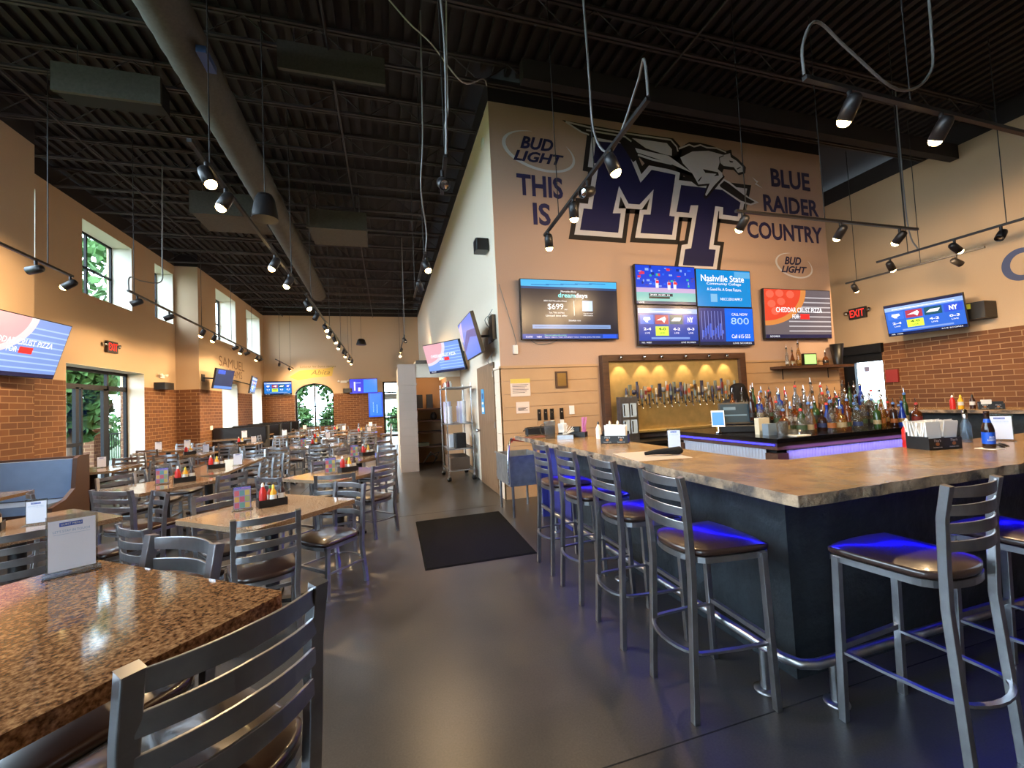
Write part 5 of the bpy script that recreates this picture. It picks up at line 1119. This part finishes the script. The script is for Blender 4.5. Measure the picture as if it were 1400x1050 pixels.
for i, (x_, l) in enumerate(((4.8, 'leftmost'), (4.9, 'second'), (5.0, 'third'), (5.12, 'rightmost'))):
    bottle(x_, 4.86, 1.0, 'tall round', 'dark brown', 'cream' if i < 3 else 'white', 'black pourer', 'dark wine bottle with a pale label behind the order screen, %s of four' % l, 'wine bottles behind the order screen', 1.05, 'wine_bottle')
# speed items at the left of the island
t = thing('order_screen', 'dark point of sale screen and printer standing on the island corner', 'order screen', (4.2, 4.25, 1.0), (0, 0, R(-38)))
MB().box(-.2, .2, -.02, .22, 0, .09, BLK).build('base', t, bevel=.01); q = MB(); q.box(-.2, .2, -.02, .01, 0, .28, BLK); o_ = q.build('display', t); o_.location = (0, .06, .1); o_.rotation_euler = (R(-18), 0, 0)
q = MB(); q.box(-.18, .18, -.024, -.02, .02, .26, mat('pos_glass', (30, 52, 66), .5, spec=.2)); q.box(-.14, .0, -.026, -.024, .18, .22, emis('pos_row', (90, 130, 150), .5)); q.box(-.14, .12, -.026, -.024, .1, .12, emis('pos_row', (90, 130, 150), .5)); s_ = q.build('screen', t); s_.location = (0, .06, .1); s_.rotation_euler = (R(-18), 0, 0)
t = thing('tablet', 'small white tablet with a blue screen left of the order screen', 'tablet', (3.99, 4.34, 1.02), (R(-15), 0, R(-40))); MB().box(-.075, .075, 0, .012, .06, .27, WHITE).build('casing', t); MB().box(-.065, .065, -.002, 0, .08, .25, emis('tablet_blue', (90, 150, 225), 1.0)).build('screen', t)
MB().tube([(0, .02, -.01), (0, .01, .07)], .012, CHROME).lathe([(.05, -.02), (.05, -.01)], CHROME, (0, .02, 0)).build('stand', t)
for nm, lab, loc, b, mcol in (('paper_holder', 'cream paper stack standing right of the order screen', (4.12, 3.86, 1.0), (0, .16, 0, .06, 0, .19), (206, 196, 170)), ('paper_holder', 'grey blue plastic holder before the cream papers', (4.1, 3.72, 1.0), (0, .12, 0, .08, 0, .13), (110, 126, 140)), ('card_box', 'navy box beside the grey blue holder', (4.24, 3.68, 1.0), (0, .1, 0, .1, 0, .13), (28, 34, 60))):
    tag(MB().box(*b, mat('c_%d_%d' % mcol[:2], mcol, .6)).build(nm, None, loc), lab, 'holder')
def tumbler(x, y, z, r_, h_, lab, m=CLEAR, cat='glass', nm='drinking_glass', grp=None):
    tag(MB().lathe([(r_*.8, 0), (r_, h_), (r_*.93, h_), (r_*.74, .01), (0, .01)], m, n=14).build(nm, None, (x, y, z)), lab, cat, grp)
tumbler(4.1, 3.56, 1.0, .045, .15, 'tall clear glass at the island corner'); tumbler(4.18, 3.6, 1.0, .05, .16, 'smoky mixing glass beside the tall clear glass', glassy('smoke', (90, 94, 100), .4))
for i in range(4): tumbler(4.28+.065*(i % 2), 3.55+.07*(i//2), 1.0, .03, .06, ['front left', 'front right', 'back left', 'back right'][i]+' small shot glass of four by the island corner', CHROME if i % 2 else CLEAR, grp='shot glasses')
tag(MB().box(0, .2, 0, .15, 0, .008, WHITE).build('paper_slip', None, (4.2, 3.46, 1.0)), 'white paper slip lying at the island corner', 'paper')
jz = thing('juice_jar', 'clear jar of yellow juice with a pale lid behind the bottles', 'jar', (4.5, 4.86, 1.0)); MB().lathe([(.055, 0), (.055, .16), (.03, .2)], mat('yellow_juice', (220, 180, 60), .25), n=14).build('juice', jz); MB().lathe([(.033, .2), (.033, .25), (0, .255)], mat('lamp_white', (210, 220, 235), .4), n=12).build('lid', jz)
jz = thing('juice_jar', 'clear jar with a pale blue lid right of the yellow juice', 'jar', (4.62, 4.9, 1.0)); MB().lathe([(.055, 0), (.055, .16), (.03, .2)], CLEAR, n=14).build('body', jz); MB().lathe([(.033, .2), (.033, .25), (0, .255)], MATS['lamp_white'], n=12).build('lid', jz)
# things on the far wall shelf
for i, (x_, sh, gl) in enumerate(((7.42, 'slim', 'clear'), (7.56, 'sloping', 'amber'), (7.72, 'slim', 'golden'), (8.42, 'squat', 'amber'))):
    bottle(x_, 6.2, 1.95, sh, gl, ['white', 'cream', 'gold', 'black'][i], 'black pourer', 'bottle on the wooden wall shelf, ' + ['clear, first from the left', 'amber, second from the left', 'tall golden one', 'squat one near the bucket'][i], 'bottles on the wall shelf', 1.0 if i != 2 else 1.25, 'display_bottle')
t = thing('small_display', 'small lime green screen on the wooden wall shelf', 'display', (8.02, 6.2, 1.95)); MB().box(-.17, .17, 0, .05, 0, .24, BLK).build('housing', t); MB().box(-.15, .15, -.004, 0, .03, .22, emis('lime_screen', (180, 235, 130), 1)).build('screen', t)
tag(MB().lathe([(.07, 0), (.12, .42), (.11, .42), (.06, .02), (0, .02)], BLK, n=16).build('ice_bucket', None, (8.75, 6.2, 1.95)), 'black bucket at the right end of the wooden wall shelf', 'bucket')

# ================================================================= THINGS ON THE BAR COUNTER
CT = 1.07
def napkin_caddy(x, y, rz, label, n=2):
    t = thing('napkin_caddy', label, 'napkin caddy', (x, y, CT), (0, 0, R(rz)))
    b = MB(); b.box(-.13, .13, -.07, -.062, 0, .075, BLK); b.box(-.13, .13, .062, .07, 0, .11, BLK); b.box(-.13, -.122, -.062, .062, 0, .085, BLK); b.box(.122, .13, -.062, .062, 0, .085, BLK); b.box(-.13, .13, -.07, .07, 0, .008, BLK); b.box(-.004, .004, -.062, .062, 0, .08, BLK); b.build('tray', t)
    f = lambda u, v, d: (u, -.071-d, v); q = MB(); CO = mat('copper_ink', (176, 110, 60), .4, .4)
    for cx in (-.065, .065):
        q.text("Tito's", cx-.028, cx+.028, .052, .068, f, WHITE, .0005, .2); q.text('Handmade Vodka', cx-.036, cx+.036, .012, .02, f, WHITE, .0005)
        q.wall_poly([(cx+.016*cos(R(a)), .037+.012*sin(R(a))) for a in range(0, 360, 36)], f, CO, .0005)
    q.build('printing', t)
    return t
def napkins(x, y, rz, label, z=CT+.01, n=14, w_=.1, tilt=0, h_=.125):
    g = MB(); r2 = random.Random(hash(label) % 999)
    for i in range(n):
        yo = -.055+.11*i/(n-1); a = r2.uniform(-.03, .05); ww = w_/2; g.add([(-ww+r2.uniform(-.003, .003), yo, 0), (ww+r2.uniform(-.003, .003), yo, 0), (ww, yo+a, h_+r2.uniform(-.012, .008)), (-ww, yo+a, h_+r2.uniform(-.012, .008)), (-ww, yo+.006, 0), (ww, yo+.006, 0), (ww, yo+a+.004, h_), (-ww, yo+a+.004, h_)], [(0, 1, 2, 3), (7, 6, 5, 4), (3, 2, 6, 7), (0, 3, 7, 4), (1, 5, 6, 2)], WHITE)
    o = g.build('napkin_stack', None, (x, y, z)); o.rotation_euler = (0, 0, R(rz)); tag(o, label, 'napkins')
napkin_caddy(2.12, 3.66, -38, 'black napkin caddy on the near bar counter by the taps'); 
c_, s_ = cos(R(-38)), sin(R(-38))
napkins(2.12+.01*c_, 3.66+.01*s_, -38, 'white napkins in the caddy on the near bar counter', w_=.2, h_=.16)
napkin_caddy(3.53, 1.92, -8, 'large black napkin caddy on the front of the bar, right side')
napkins(3.465, 1.93, -8, 'left block of white napkins in the large right caddy', w_=.115, h_=.17); napkins(3.595, 1.91, -8, 'right fan of white napkins in the large right caddy', w_=.11, h_=.175)
def condiment(x, y, z, kind, label, s=1.0):
    C_ = {'ketchup': ((196, 30, 26), (226, 226, 222)), 'mustard': ((226, 170, 30), (230, 200, 60)), 'amber': ((196, 140, 60), (230, 228, 220)), 'dark': ((50, 26, 18), (24, 24, 26)), 'hot': ((176, 60, 40), (60, 120, 60)), 'white': ((226, 222, 214), (30, 30, 32))}[kind]
    t = thing({'ketchup': 'ketchup_bottle', 'mustard': 'mustard_bottle'}.get(kind, 'sauce_bottle'), label, 'bottle', (x, y, z)); t.scale = (s,)*3
    def mk(key, fn):
        if key not in BM: o = fn(); o.parent = t; BM[key] = o; return o
        o = BM[key].copy(); COL.objects.link(o); o.parent = t; return o
    mk(('cb', kind), lambda: MB().lathe([(.03, 0), (.032, .02), (.028, .07), (.031, .12), (.014, .155), (.012, .165)], mat('sauce_'+kind, C_[0], .3), n=12).build('bottle_body'))
    mk(('cc', kind), lambda: MB().lathe([(.014, .165), (.012, .185), (.005, .2)], mat('cap_'+kind, C_[1], .4), n=10).build('cap'))
    mk(('cl', kind), lambda: MB().lathe([(.0325, .05), (.0305, .1)], mat('lab_'+kind, (214, 208, 200) if kind != 'ketchup' else (200, 40, 36), .6), n=12, cap=False).build('bottle_label'))
    return t
condiment(3.47, 2.03, CT, 'ketchup', 'red ketchup bottle behind the left end of the large napkin caddy')
# beer bottle with its napkin, and glasses
bb = thing('beer_bottle', 'brown beer bottle with a blue label on the bar, right side', 'bottle', (3.71, 1.73, CT+.002))
MB().lathe([(.028, 0), (.0305, .006), (.0305, .12), (.026, .145), (.0135, .18), (.012, .225), (.0145, .228), (.0145, .238), (.012, .24)], G['dark brown'], n=18).build('bottle_body', bb)
BL_ = mat('beer_blue', (24, 86, 200), .35); q = MB(); q.lathe([(.031, .03), (.031, .105)], BL_, n=24, cap=False); q.lathe([(.0185, .166), (.0142, .19)], BL_, n=18, cap=False); q.build('bottle_label', bb)
q = MB()
f = lambda u, v, d: ((.0315+d)*sin(u/.031-.98-.0), -(.0315+d)*cos(u/.031-.98), v)
q.text('BUD', -.004+.002, .024, .066, .08, f, WHITE, .0003, .2, .02); q.text('LIGHT', -.01, .03, .05, .063, f, WHITE, .0003, .2, .02); q.build('lettering', bb)
tag(MB().box(-.05, .05, -.05, .05, 0, .002, WHITE).build('cocktail_napkin', None, (3.71, 1.73, CT)), 'white cocktail napkin under the beer bottle', 'napkin')
bb2 = thing('silver_bottle', 'silver necked bottle standing behind the blue labelled beer', 'bottle', (4.0, 1.98, CT)); MB().lathe([(.03, 0), (.03, .12), (.013, .17), (.012, .23)], G['pale blue'], n=14).build('bottle_body', bb2); MB().lathe([(.014, .17), (.016, .235), (0, .24)], CHROME, n=12).build('foil', bb2)
cs = thing('sunglasses', 'black sunglasses folded on the bar beside the beer bottle', 'sunglasses', (3.86, 1.74, CT), (0, 0, R(10)))
q = MB()
for s in (-1, 1): q.lathe([(0, 0), (.026, .002), (.026, .006), (0, .008)], BLK, (s*.035, 0, .006), 14, (0, -.5, 1))
q.build('lenses', cs); MB().tube([(-.06, 0, .012), (0, .006, .016), (.06, 0, .012)], .003, BLK, n=6).tube([(.06, 0, .012), (.05, .05, .01), (-.04, .055, .006)], .003, BLK, n=6).tube([(-.06, 0, .012), (-.05, .04, .008), (.04, .045, .006)], .003, BLK, n=6).build('frame', cs)
def card_stand(x, y, z, rz, label, kind='qr', s=1.0):
    t = thing('card_stand', label, 'card', (x, y, z), (0, 0, R(rz))); t.scale = (s,)*3
    MB().box(-.055, .055, -.001, .001, .008, .175, CLEAR).box(-.062, .062, -.035, .035, 0, .004, CLEAR).build('holder', t)
    g = MB(); f = lambda u, v, d: (u, .0025*(-1)-d, v); fb = lambda u, v, d: (-u, .0025+d, v)
    g.box(-.05, .05, -.0022, -.0012, .012, .16, mat('card_white', (226, 228, 240), .5) if kind == 'qr' else mat('card_mauve', (140, 130, 170), .5))
    if kind == 'qr':
        BH = mat('card_blue', (60, 86, 170), .5); g.wall_poly([(-.027, .141), (.022, .141), (.022, .153), (-.027, .153)], f, BH, .0003); g.text('GUEST MENU', -.024, .02, .1445, .15, f, WHITE, .0006); g.text("LET'S STAY IN TOUCH", -.04, .037, .124, .131, f, mat('card_pale_ink', (140, 170, 205), .5), .0003)
        g.wall_poly([(-.04, .118), (.038, .118), (.038, .1187), (-.04, .1187)], f, mat('card_pale_ink', (140, 170, 205), .5), .0003)
    else:
        g.wall_poly([(-.05, .146), (.05, .146), (.05, .16), (-.05, .16)], f, mat('card_header', (80, 100, 190), .5), .0003); g.text('DAILY SPECIALS', -.045, .045, .149, .156, f, mat('card_pink', (226, 150, 190), .5), .0006)
        cc = [(190, 96, 106), (96, 142, 146), (188, 170, 96), (196, 156, 80), (184, 92, 112), (146, 156, 104), (180, 92, 110), (100, 148, 136), (190, 164, 92)]
        for i in range(9):
            a, b_ = i % 3, i//3; u = -.046+.031*a; v = .1-.042*b_; g.wall_poly([(u, v), (u+.028, v), (u+.028, v+.036), (u, v+.036)], f, mat('tile_%d' % i, cc[i], .5), .0003)
    g.build('card', t); return t
card_stand(-.93, 1.62, 1.07, 30, 'white card in a clear stand on the high granite table', 'qr')
card_stand(2.24, 2.93, CT, -37, 'white card in a clear stand on the near bar counter', 'qr', .95)
card_stand(4.22, 1.9, CT, -62, 'tan tinted card stand at the right end of the visible bar', 'qr', 1.1)
mt_ = MB(); mt_.box(-.2, .2, -.23, .23, 0, .002, mat('placemat_cream', (186, 172, 162), .7)); o = mt_.build('paper_placemat', None, (1.86, 2.72, CT)); o.rotation_euler = (0, 0, R(-8)); tag(o, 'pale paper placemat on the near bar counter', 'placemat')
nk = MB(); nk.tube([(-.13, -.02, .016), (-.05, 0, .024), (.04, .01, .028), (.12, .03, .03), (.14, .033, .02)], [.012, .019, .025, .03, .012], mat('black_cloth', (18, 17, 18), .95, bump=.4, bscale=60), n=10); o = nk.build('rolled_napkin', None, (1.93, 2.66, CT+.004)); o.rotation_euler = (0, 0, R(-30)); tag(o, 'rolled black cloth napkin on the paper placemat', 'napkin')
# left end of the counter
t = thing('panini_press', 'long black appliance at the far end of the near counter', 'appliance', (1.72, 5.18, CT), (0, 0, R(-12))); MB().rprism(-.02, .36, -.08, .08, .015, .1, .03, BLK).build('body', t, bevel=.008); MB().tube([(-.05, 0, .06), (.0, 0, .1), (.34, 0, .115)], .008, CHROME).build('handle', t)
for q_ in ((0, -.06), (.34, -.06), (0, .06), (.34, .06)): MB().lathe([(.012, 0), (.012, .016)], BLK, (q_[0], q_[1], 0), 8).build('foot', t)
pt = thing('glass_pitcher', 'ribbed clear glass pitcher on the near counter', 'pitcher', (1.82, 4.62, CT)); MB().lathe([(.055, 0), (.06, .01), (.068, .19), (.072, .2), (.066, .2), (.055, .02), (0, .02)], CLEAR, n=22).build('body', pt); MB().tube([(-.065, -.0, .17), (-.11, -.0, .16), (-.12, 0, .1), (-.1, 0, .05), (-.06, 0, .04)], .008, CLEAR).build('handle', pt)
mm = MB()
for i, (dx, dy, a) in enumerate(((0, 0, 10),)): mm.rprism(-.15, .15, -.11, .11, 0, .006, .02, mat('menu_brown', (120, 70, 56), .5))
o = mm.build('menu_sheet', None, (1.75, 4.88, CT)); o.rotation_euler = (0, 0, R(15)); tag(o, 'brown menu sheets lying at the end of the near counter', 'menu')
t = thing('straw_caddy', 'black bar caddy with straws at the end of the near counter', 'caddy', (2.08, 4.55, CT), (0, 0, R(-40))); MB().box(-.16, .16, -.07, .07, 0, .06, BLK).box(-.02, .08, -.0, .07, .06, .12, BLK).build('tray', t)
PK = mat('pink_straw', (214, 130, 190), .5)
for i in range(12):
    x0 = .02+.005*(i % 6); o = MB().tube([(0, 0, 0), (.02*sin(i), .015*cos(i*2)-.02, .17)], .003, PK, n=5).build('pink_straw', None, (2.16+.012*(i % 4), 4.44+.012*(i//4), CT+.062)); tag(o, 'pink drinking straw in the black caddy at the counter end', 'straw', 'pink straws in the caddy')
napkins(1.98, 4.62, -40, 'white paper stack in the straw caddy', CT+.062, 8, .07, h_=.1)
st_ = thing('steel_tray', 'small steel tray with white wrapped straws beside the pitcher', 'tray', (1.93, 4.42, CT), (0, 0, R(-30))); MB().box(-.09, .09, -.06, .06, 0, .045, STEEL).build('tray', st_)
for i in range(9):
    a = R(-40+i*17); o = MB().tube([(0, 0, 0), (.1*cos(a), -.02, .09*abs(sin(a))+.03)], .0035, WHITE, n=5).build('wrapped_straw', None, (1.93-.005*i+.01, 4.42, CT+.047)); tag(o, 'white wrapped straw fanned over the small steel tray', 'straw', 'wrapped straws on the steel tray')
condiment(2.2, 4.14, CT, 'white', 'small white labelled bottle left of the amber squeeze bottles', .95)
condiment(2.24, 3.96, CT, 'amber', 'amber squeeze bottle left of the near napkin caddy'); condiment(2.3, 3.9, CT, 'amber', 'second amber squeeze bottle touching the near napkin caddy')
# far leg of the bar
for i, (x_, y_, k, l) in enumerate(((8.62, 4.4, 'ketchup', 'ketchup bottle on the far bar counter'), (8.62, 4.3, 'mustard', 'mustard bottle on the far bar counter'), (8.7, 4.2, 'dark', 'dark sauce bottle on the far bar counter'))): condiment(x_, y_, CT, k, l, 1.1)
napkin_caddy(8.6, 3.95, -60, 'black napkin caddy on the far bar counter'); napkins(8.58, 3.99, -60, 'white napkins on the far bar counter, left block', w_=.1)
t = napkin_caddy(5.4, 1.95, 0, 'black napkin caddy beyond the right picture edge'); 

# ---- sink by the corner
sk = thing('utility_sink', 'galvanised steel sink on legs at the end of the bar', 'sink', (1.5, 5.3, 0))
ZN = mat('galvanised', (140, 142, 144), .45, .7, noise=.2, nscale=10); q = MB(); q.box(0, .48, 0, .01, .42, .8, ZN); q.box(0, .48, .69, .7, .42, .8, ZN); q.box(0, .01, .01, .69, .42, .8, ZN); q.box(.47, .48, .01, .69, .42, .8, ZN); q.box(0, .48, 0, .7, .41, .42, ZN); q.box(-.02, .5, -.02, 0, .79, .81, ZN); q.box(-.02, 0, -.02, .72, .79, .81, ZN); q.build('basin', sk)
for a_, b_ in ((.04, .04), (.44, .04), (.04, .66), (.44, .66)): MB().tube([(a_, b_, .0), (a_, b_, .415)], .018, STEEL).build('leg', sk)
hs = MB(); hs.tube([(1.66, 5.5, 1.0), (1.55, 5.35, 1.03), (1.5, 5.3, .95), (1.47, 5.28, .7), (1.47, 5.27, .45)], .014, CHROME, n=8); o = hs.build('spray_hose'); tag(o, 'chrome spray hose curving down beside the sink', 'hose')
tag(MB().tube([(1.72, 5.3, 1.0), (1.6, 5.42, 1.012), (1.55, 5.38, .99)], .02, mat('orange_grip', (216, 80, 50), .5), n=8).build('spray_grip'), 'orange grip of the spray hose under the counter end', 'grip')
EP = mat('blue_lit_panel', (46, 48, 120), .5); MB().box(-.1, .35, 3.45, 3.48, 0, 1.018, EP).box(-.015, -.002, 2.75, 3.45, .0, 1.018, EP).build('end_panel', bar)  # blue LED glow on the end panel is put into its colour
# ---- rack with cups
rk = thing('wire_rack', 'tall steel rack on casters holding stacked cups against the pale wall', 'rack', (1.12, 8.35, 0))
for a_, b_ in ((0, 0), (.5, 0), (0, .9), (.5, .9)):
    MB().tube([(a_, b_, .1), (a_, b_, 1.95)], .014, CHROME, n=8).build('post', rk); MB().lathe([(.0, -.05), (.045, -.03), (.045, .03), (0, .05)], BLK, (a_, b_, .05), 12, (1, .2, 0)).tube([(a_, b_, .05), (a_, b_, .11)], .02, CHROME).build('caster', rk)
for zz in (.2, .62, 1.12, 1.85):
    q = MB(); q.box(-.02, .52, -.02, .92, zz, zz+.012, ZN); q.tube([(-.02, -.02, zz+.02), (.52, -.02, zz+.02), (.52, .92, zz+.02), (-.02, .92, zz+.02), (-.02, -.02, zz+.02)], .007, CHROME, n=6); q.build('shelf', rk)
CUP = mat('frosted_cup', (186, 186, 214), .4)
for i in range(6):
    for k in range(2):
        q = MB(); n_ = 9 if (i+k) % 3 else 7
        for z_ in range(n_): q.lathe([(.038, z_*.05), (.046, z_*.05+.055)], CUP if i % 3 else mat('white_cup', (214, 214, 218), .5), n=12, cap=False)
        o = q.build('cup_stack', None, (1.2+.28*k, 8.45+.14*i, 1.134)); tag(o, 'tower of nested plastic cups, %s from front, %s side of rack shelf' % (ORD[i], ['outer', 'wall'][k]), 'cups', 'cup towers on the rack')
for i in range(7):
    q = MB(); q.lathe([(.03, 0), (.03, .09), (.012, .12), (.012, .14)], mat(['jar_red', 'jar_white', 'jar_brown'][i % 3], [(140, 40, 36), (210, 206, 200), (90, 60, 46)][i % 3], .4), n=10)
    o = q.build('spice_jar', None, (1.18+.06*(i % 2), 8.43+.12*i, 1.864)); tag(o, '%s small jar on top of the steel rack, %s from the front' % (['red', 'white', 'brown'][i % 3], ORD[i]), 'jar', 'jars on top of the rack')
tag(MB().rprism(0, .22, 0, .3, 0, .3, .03, BLK).build('storage_bin', None, (1.28, 8.42, .634)), 'black bin on the lower shelf of the steel rack', 'bin'); tag(MB().rprism(0, .34, 0, .38, 0, .26, .02, mat('white_tub', (206, 208, 214), .4)).build('storage_tub', None, (1.2, 8.8, .634)), 'white tub on the lower shelf of the steel rack', 'tub')
tag(MB().rprism(0, .4, 0, .75, 0, .24, .02, mat('brown_crate', (90, 72, 58), .7)).build('storage_crate', None, (1.16, 8.42, .214)), 'brown crate on the bottom shelf of the steel rack', 'crate')
# niche shelving
ns = thing('wooden_shelves', 'brown wooden shelves inside the niche', 'shelves', (.66, 11.0, 0))
for zz in (.45, .82, 1.12, 1.42): MB().box(0, .7, 0, .58, zz, zz+.03, WOODD).build('board', ns)
MB().box(.66, .7, 0, .04, 0, 1.6, WOODD).build('upright', ns)
for i in range(2): tag(MB().box(0, .16, 0, .12, 0, .36, mat('dark_slate_bin', (44, 50, 60), .6)).build('speaker_box', None, (.72+.26*i, 11.15, 1.46)), '%s dark slatted box on the top niche shelf' % ['left', 'right'][i], 'box')
tag(MB().lathe([(.05, 0), (.09, .05), (.08, .14), (.04, .2)], BLK, n=12).build('mixer_bowl', None, (1.15, 11.2, 1.15)), 'dark pot on the niche shelf', 'pot'); tag(MB().box(0, .28, 0, .2, 0, .09, mat('pale_green_tray', (150, 170, 160), .5)).build('tray_stack', None, (.72, 11.1, .48)), 'pale green tray on the low niche shelf', 'tray')
tag(MB().tube([(0, 0, .1), (.2, .05, .35), (.35, 0, .2), (.25, .1, .05), (.4, 0, .35), (.1, .1, .25)], .02, BLK).build('equipment_pile', None, (.8, 10.7, 0)), 'dark tangle of equipment on the niche floor', 'equipment')
# tv brackets' cables
conduit([(1.70, 6.6, 3.05), (1.62, 6.62, 2.9), (1.68, 6.7, 2.75), (1.6, 6.75, 2.9), (1.7, 6.68, 3.0)], 'black cable loops on the pale wall beside the steep television', .006)
conduit([(1.68, 6.6, 2.35), (1.6, 6.66, 2.2), (1.69, 6.75, 2.15), (1.65, 6.6, 2.3)], 'black cable loop under the steep television', .006)
tag(MB().box(1.66, 1.729, 6.5, 6.72, 2.55, 2.95, BLK).build('cable_box'), 'black cable box on the pale wall by the corner', 'box')
# ================================================================= TABLE TOP THINGS
def basket(x, y, z, label, rz=0):
    t = thing('condiment_basket', label, 'basket', (x, y, z), (0, 0, R(rz)))
    def fn():
        q = MB(); q.rprism(-.1, .1, -.07, .07, 0, .008, .02, BLK); q.box(-.1, .1, -.074, -.07, 0, .06, BLK); q.box(-.1, .1, .07, .074, 0, .06, BLK); q.box(-.104, -.1, -.07, .07, 0, .06, BLK); q.box(.1, .104, -.07, .07, 0, .06, BLK); return q.build('tray')
    key = 'basket'
    if key not in BM: o = fn(); BM[key] = o
    else: o = BM[key].copy(); COL.objects.link(o)
    o.parent = t; return t
SETS = [(-.95, 3.95, .76, 'the pale-edged granite table', 1), (-2.35, 5.95, .76, 'the table behind the wide chair', 1), (-2.45, 7.2, .76, 'the long grey table', 0), (-.5, 5.62, .76, 'the second aisle table', 1), (-.35, 7.3, .76, 'the third aisle table', 1),
        (-1.55, 10.1, .76, 'the dark two-post table', 1), (-.85, 14.2, .76, 'the pale far right table', 0), (-4.8, 8.5, .76, 'the table behind the blue booth', 0), (-2.85, 4.05, .76, 'the left edge table', 0), (-3.95, 10.25, .76, 'the second far row table', 0), (-3.7, 12.6, .76, 'the table left of the room centre', 0), (-1.85, 12.4, .76, 'the table behind the dark one', 0), (-1.85, 16.8, .76, 'the far middle table', 0)]
for x, y, z, nm, card in SETS:
    far = y > 9
    basket(x, y, z, 'black condiment basket on '+nm, 25)
    condiment(x-.06, y-.02, z+.009, 'ketchup', 'red ketchup bottle in the basket on '+nm, .92); condiment(x+.02, y-.03, z+.009, 'mustard', 'yellow mustard bottle in the basket on '+nm, .82)
    if not far:
        condiment(x-.02, y+.04, z+.009, 'hot', 'orange hot sauce bottle in the basket on '+nm, .75); condiment(x+.07, y+.02, z+.009, 'dark', 'dark sauce bottle in the basket on '+nm, .85)
    if card: card_stand(x-(.19 if y < 9 else .22), y-.08, z, 14 if x < -.6 else 8, 'card with bright coloured tiles standing on '+nm, 'tiles', 1.15)
    else: card_stand(x+.25, y+.1, z, 10, 'white card standing on '+nm, 'qr', 1.1)
card_stand(-4.32, 6.15, .76, 30, 'card with coloured tiles on the booth table', 'tiles', 1.05)
card_stand(-4.5, 15.6, .76, 5, 'white card on the table before the nearest black booth', 'qr', 1.5)
for x, y, l in ((-5.3, 12.1, 'white card on the table by the brick wall'), (-4.75, 12.2, 'second white card on the table by the brick wall'), (-3.2, 15.0, 'white card on the table beside the first black booth'), (-3.3, 19.0, 'white card on the table before the arched window'), (-.7, 18.2, 'white card on the table before the blue screens')): card_stand(x, y, .76, 5, l, 'qr', 1.3)
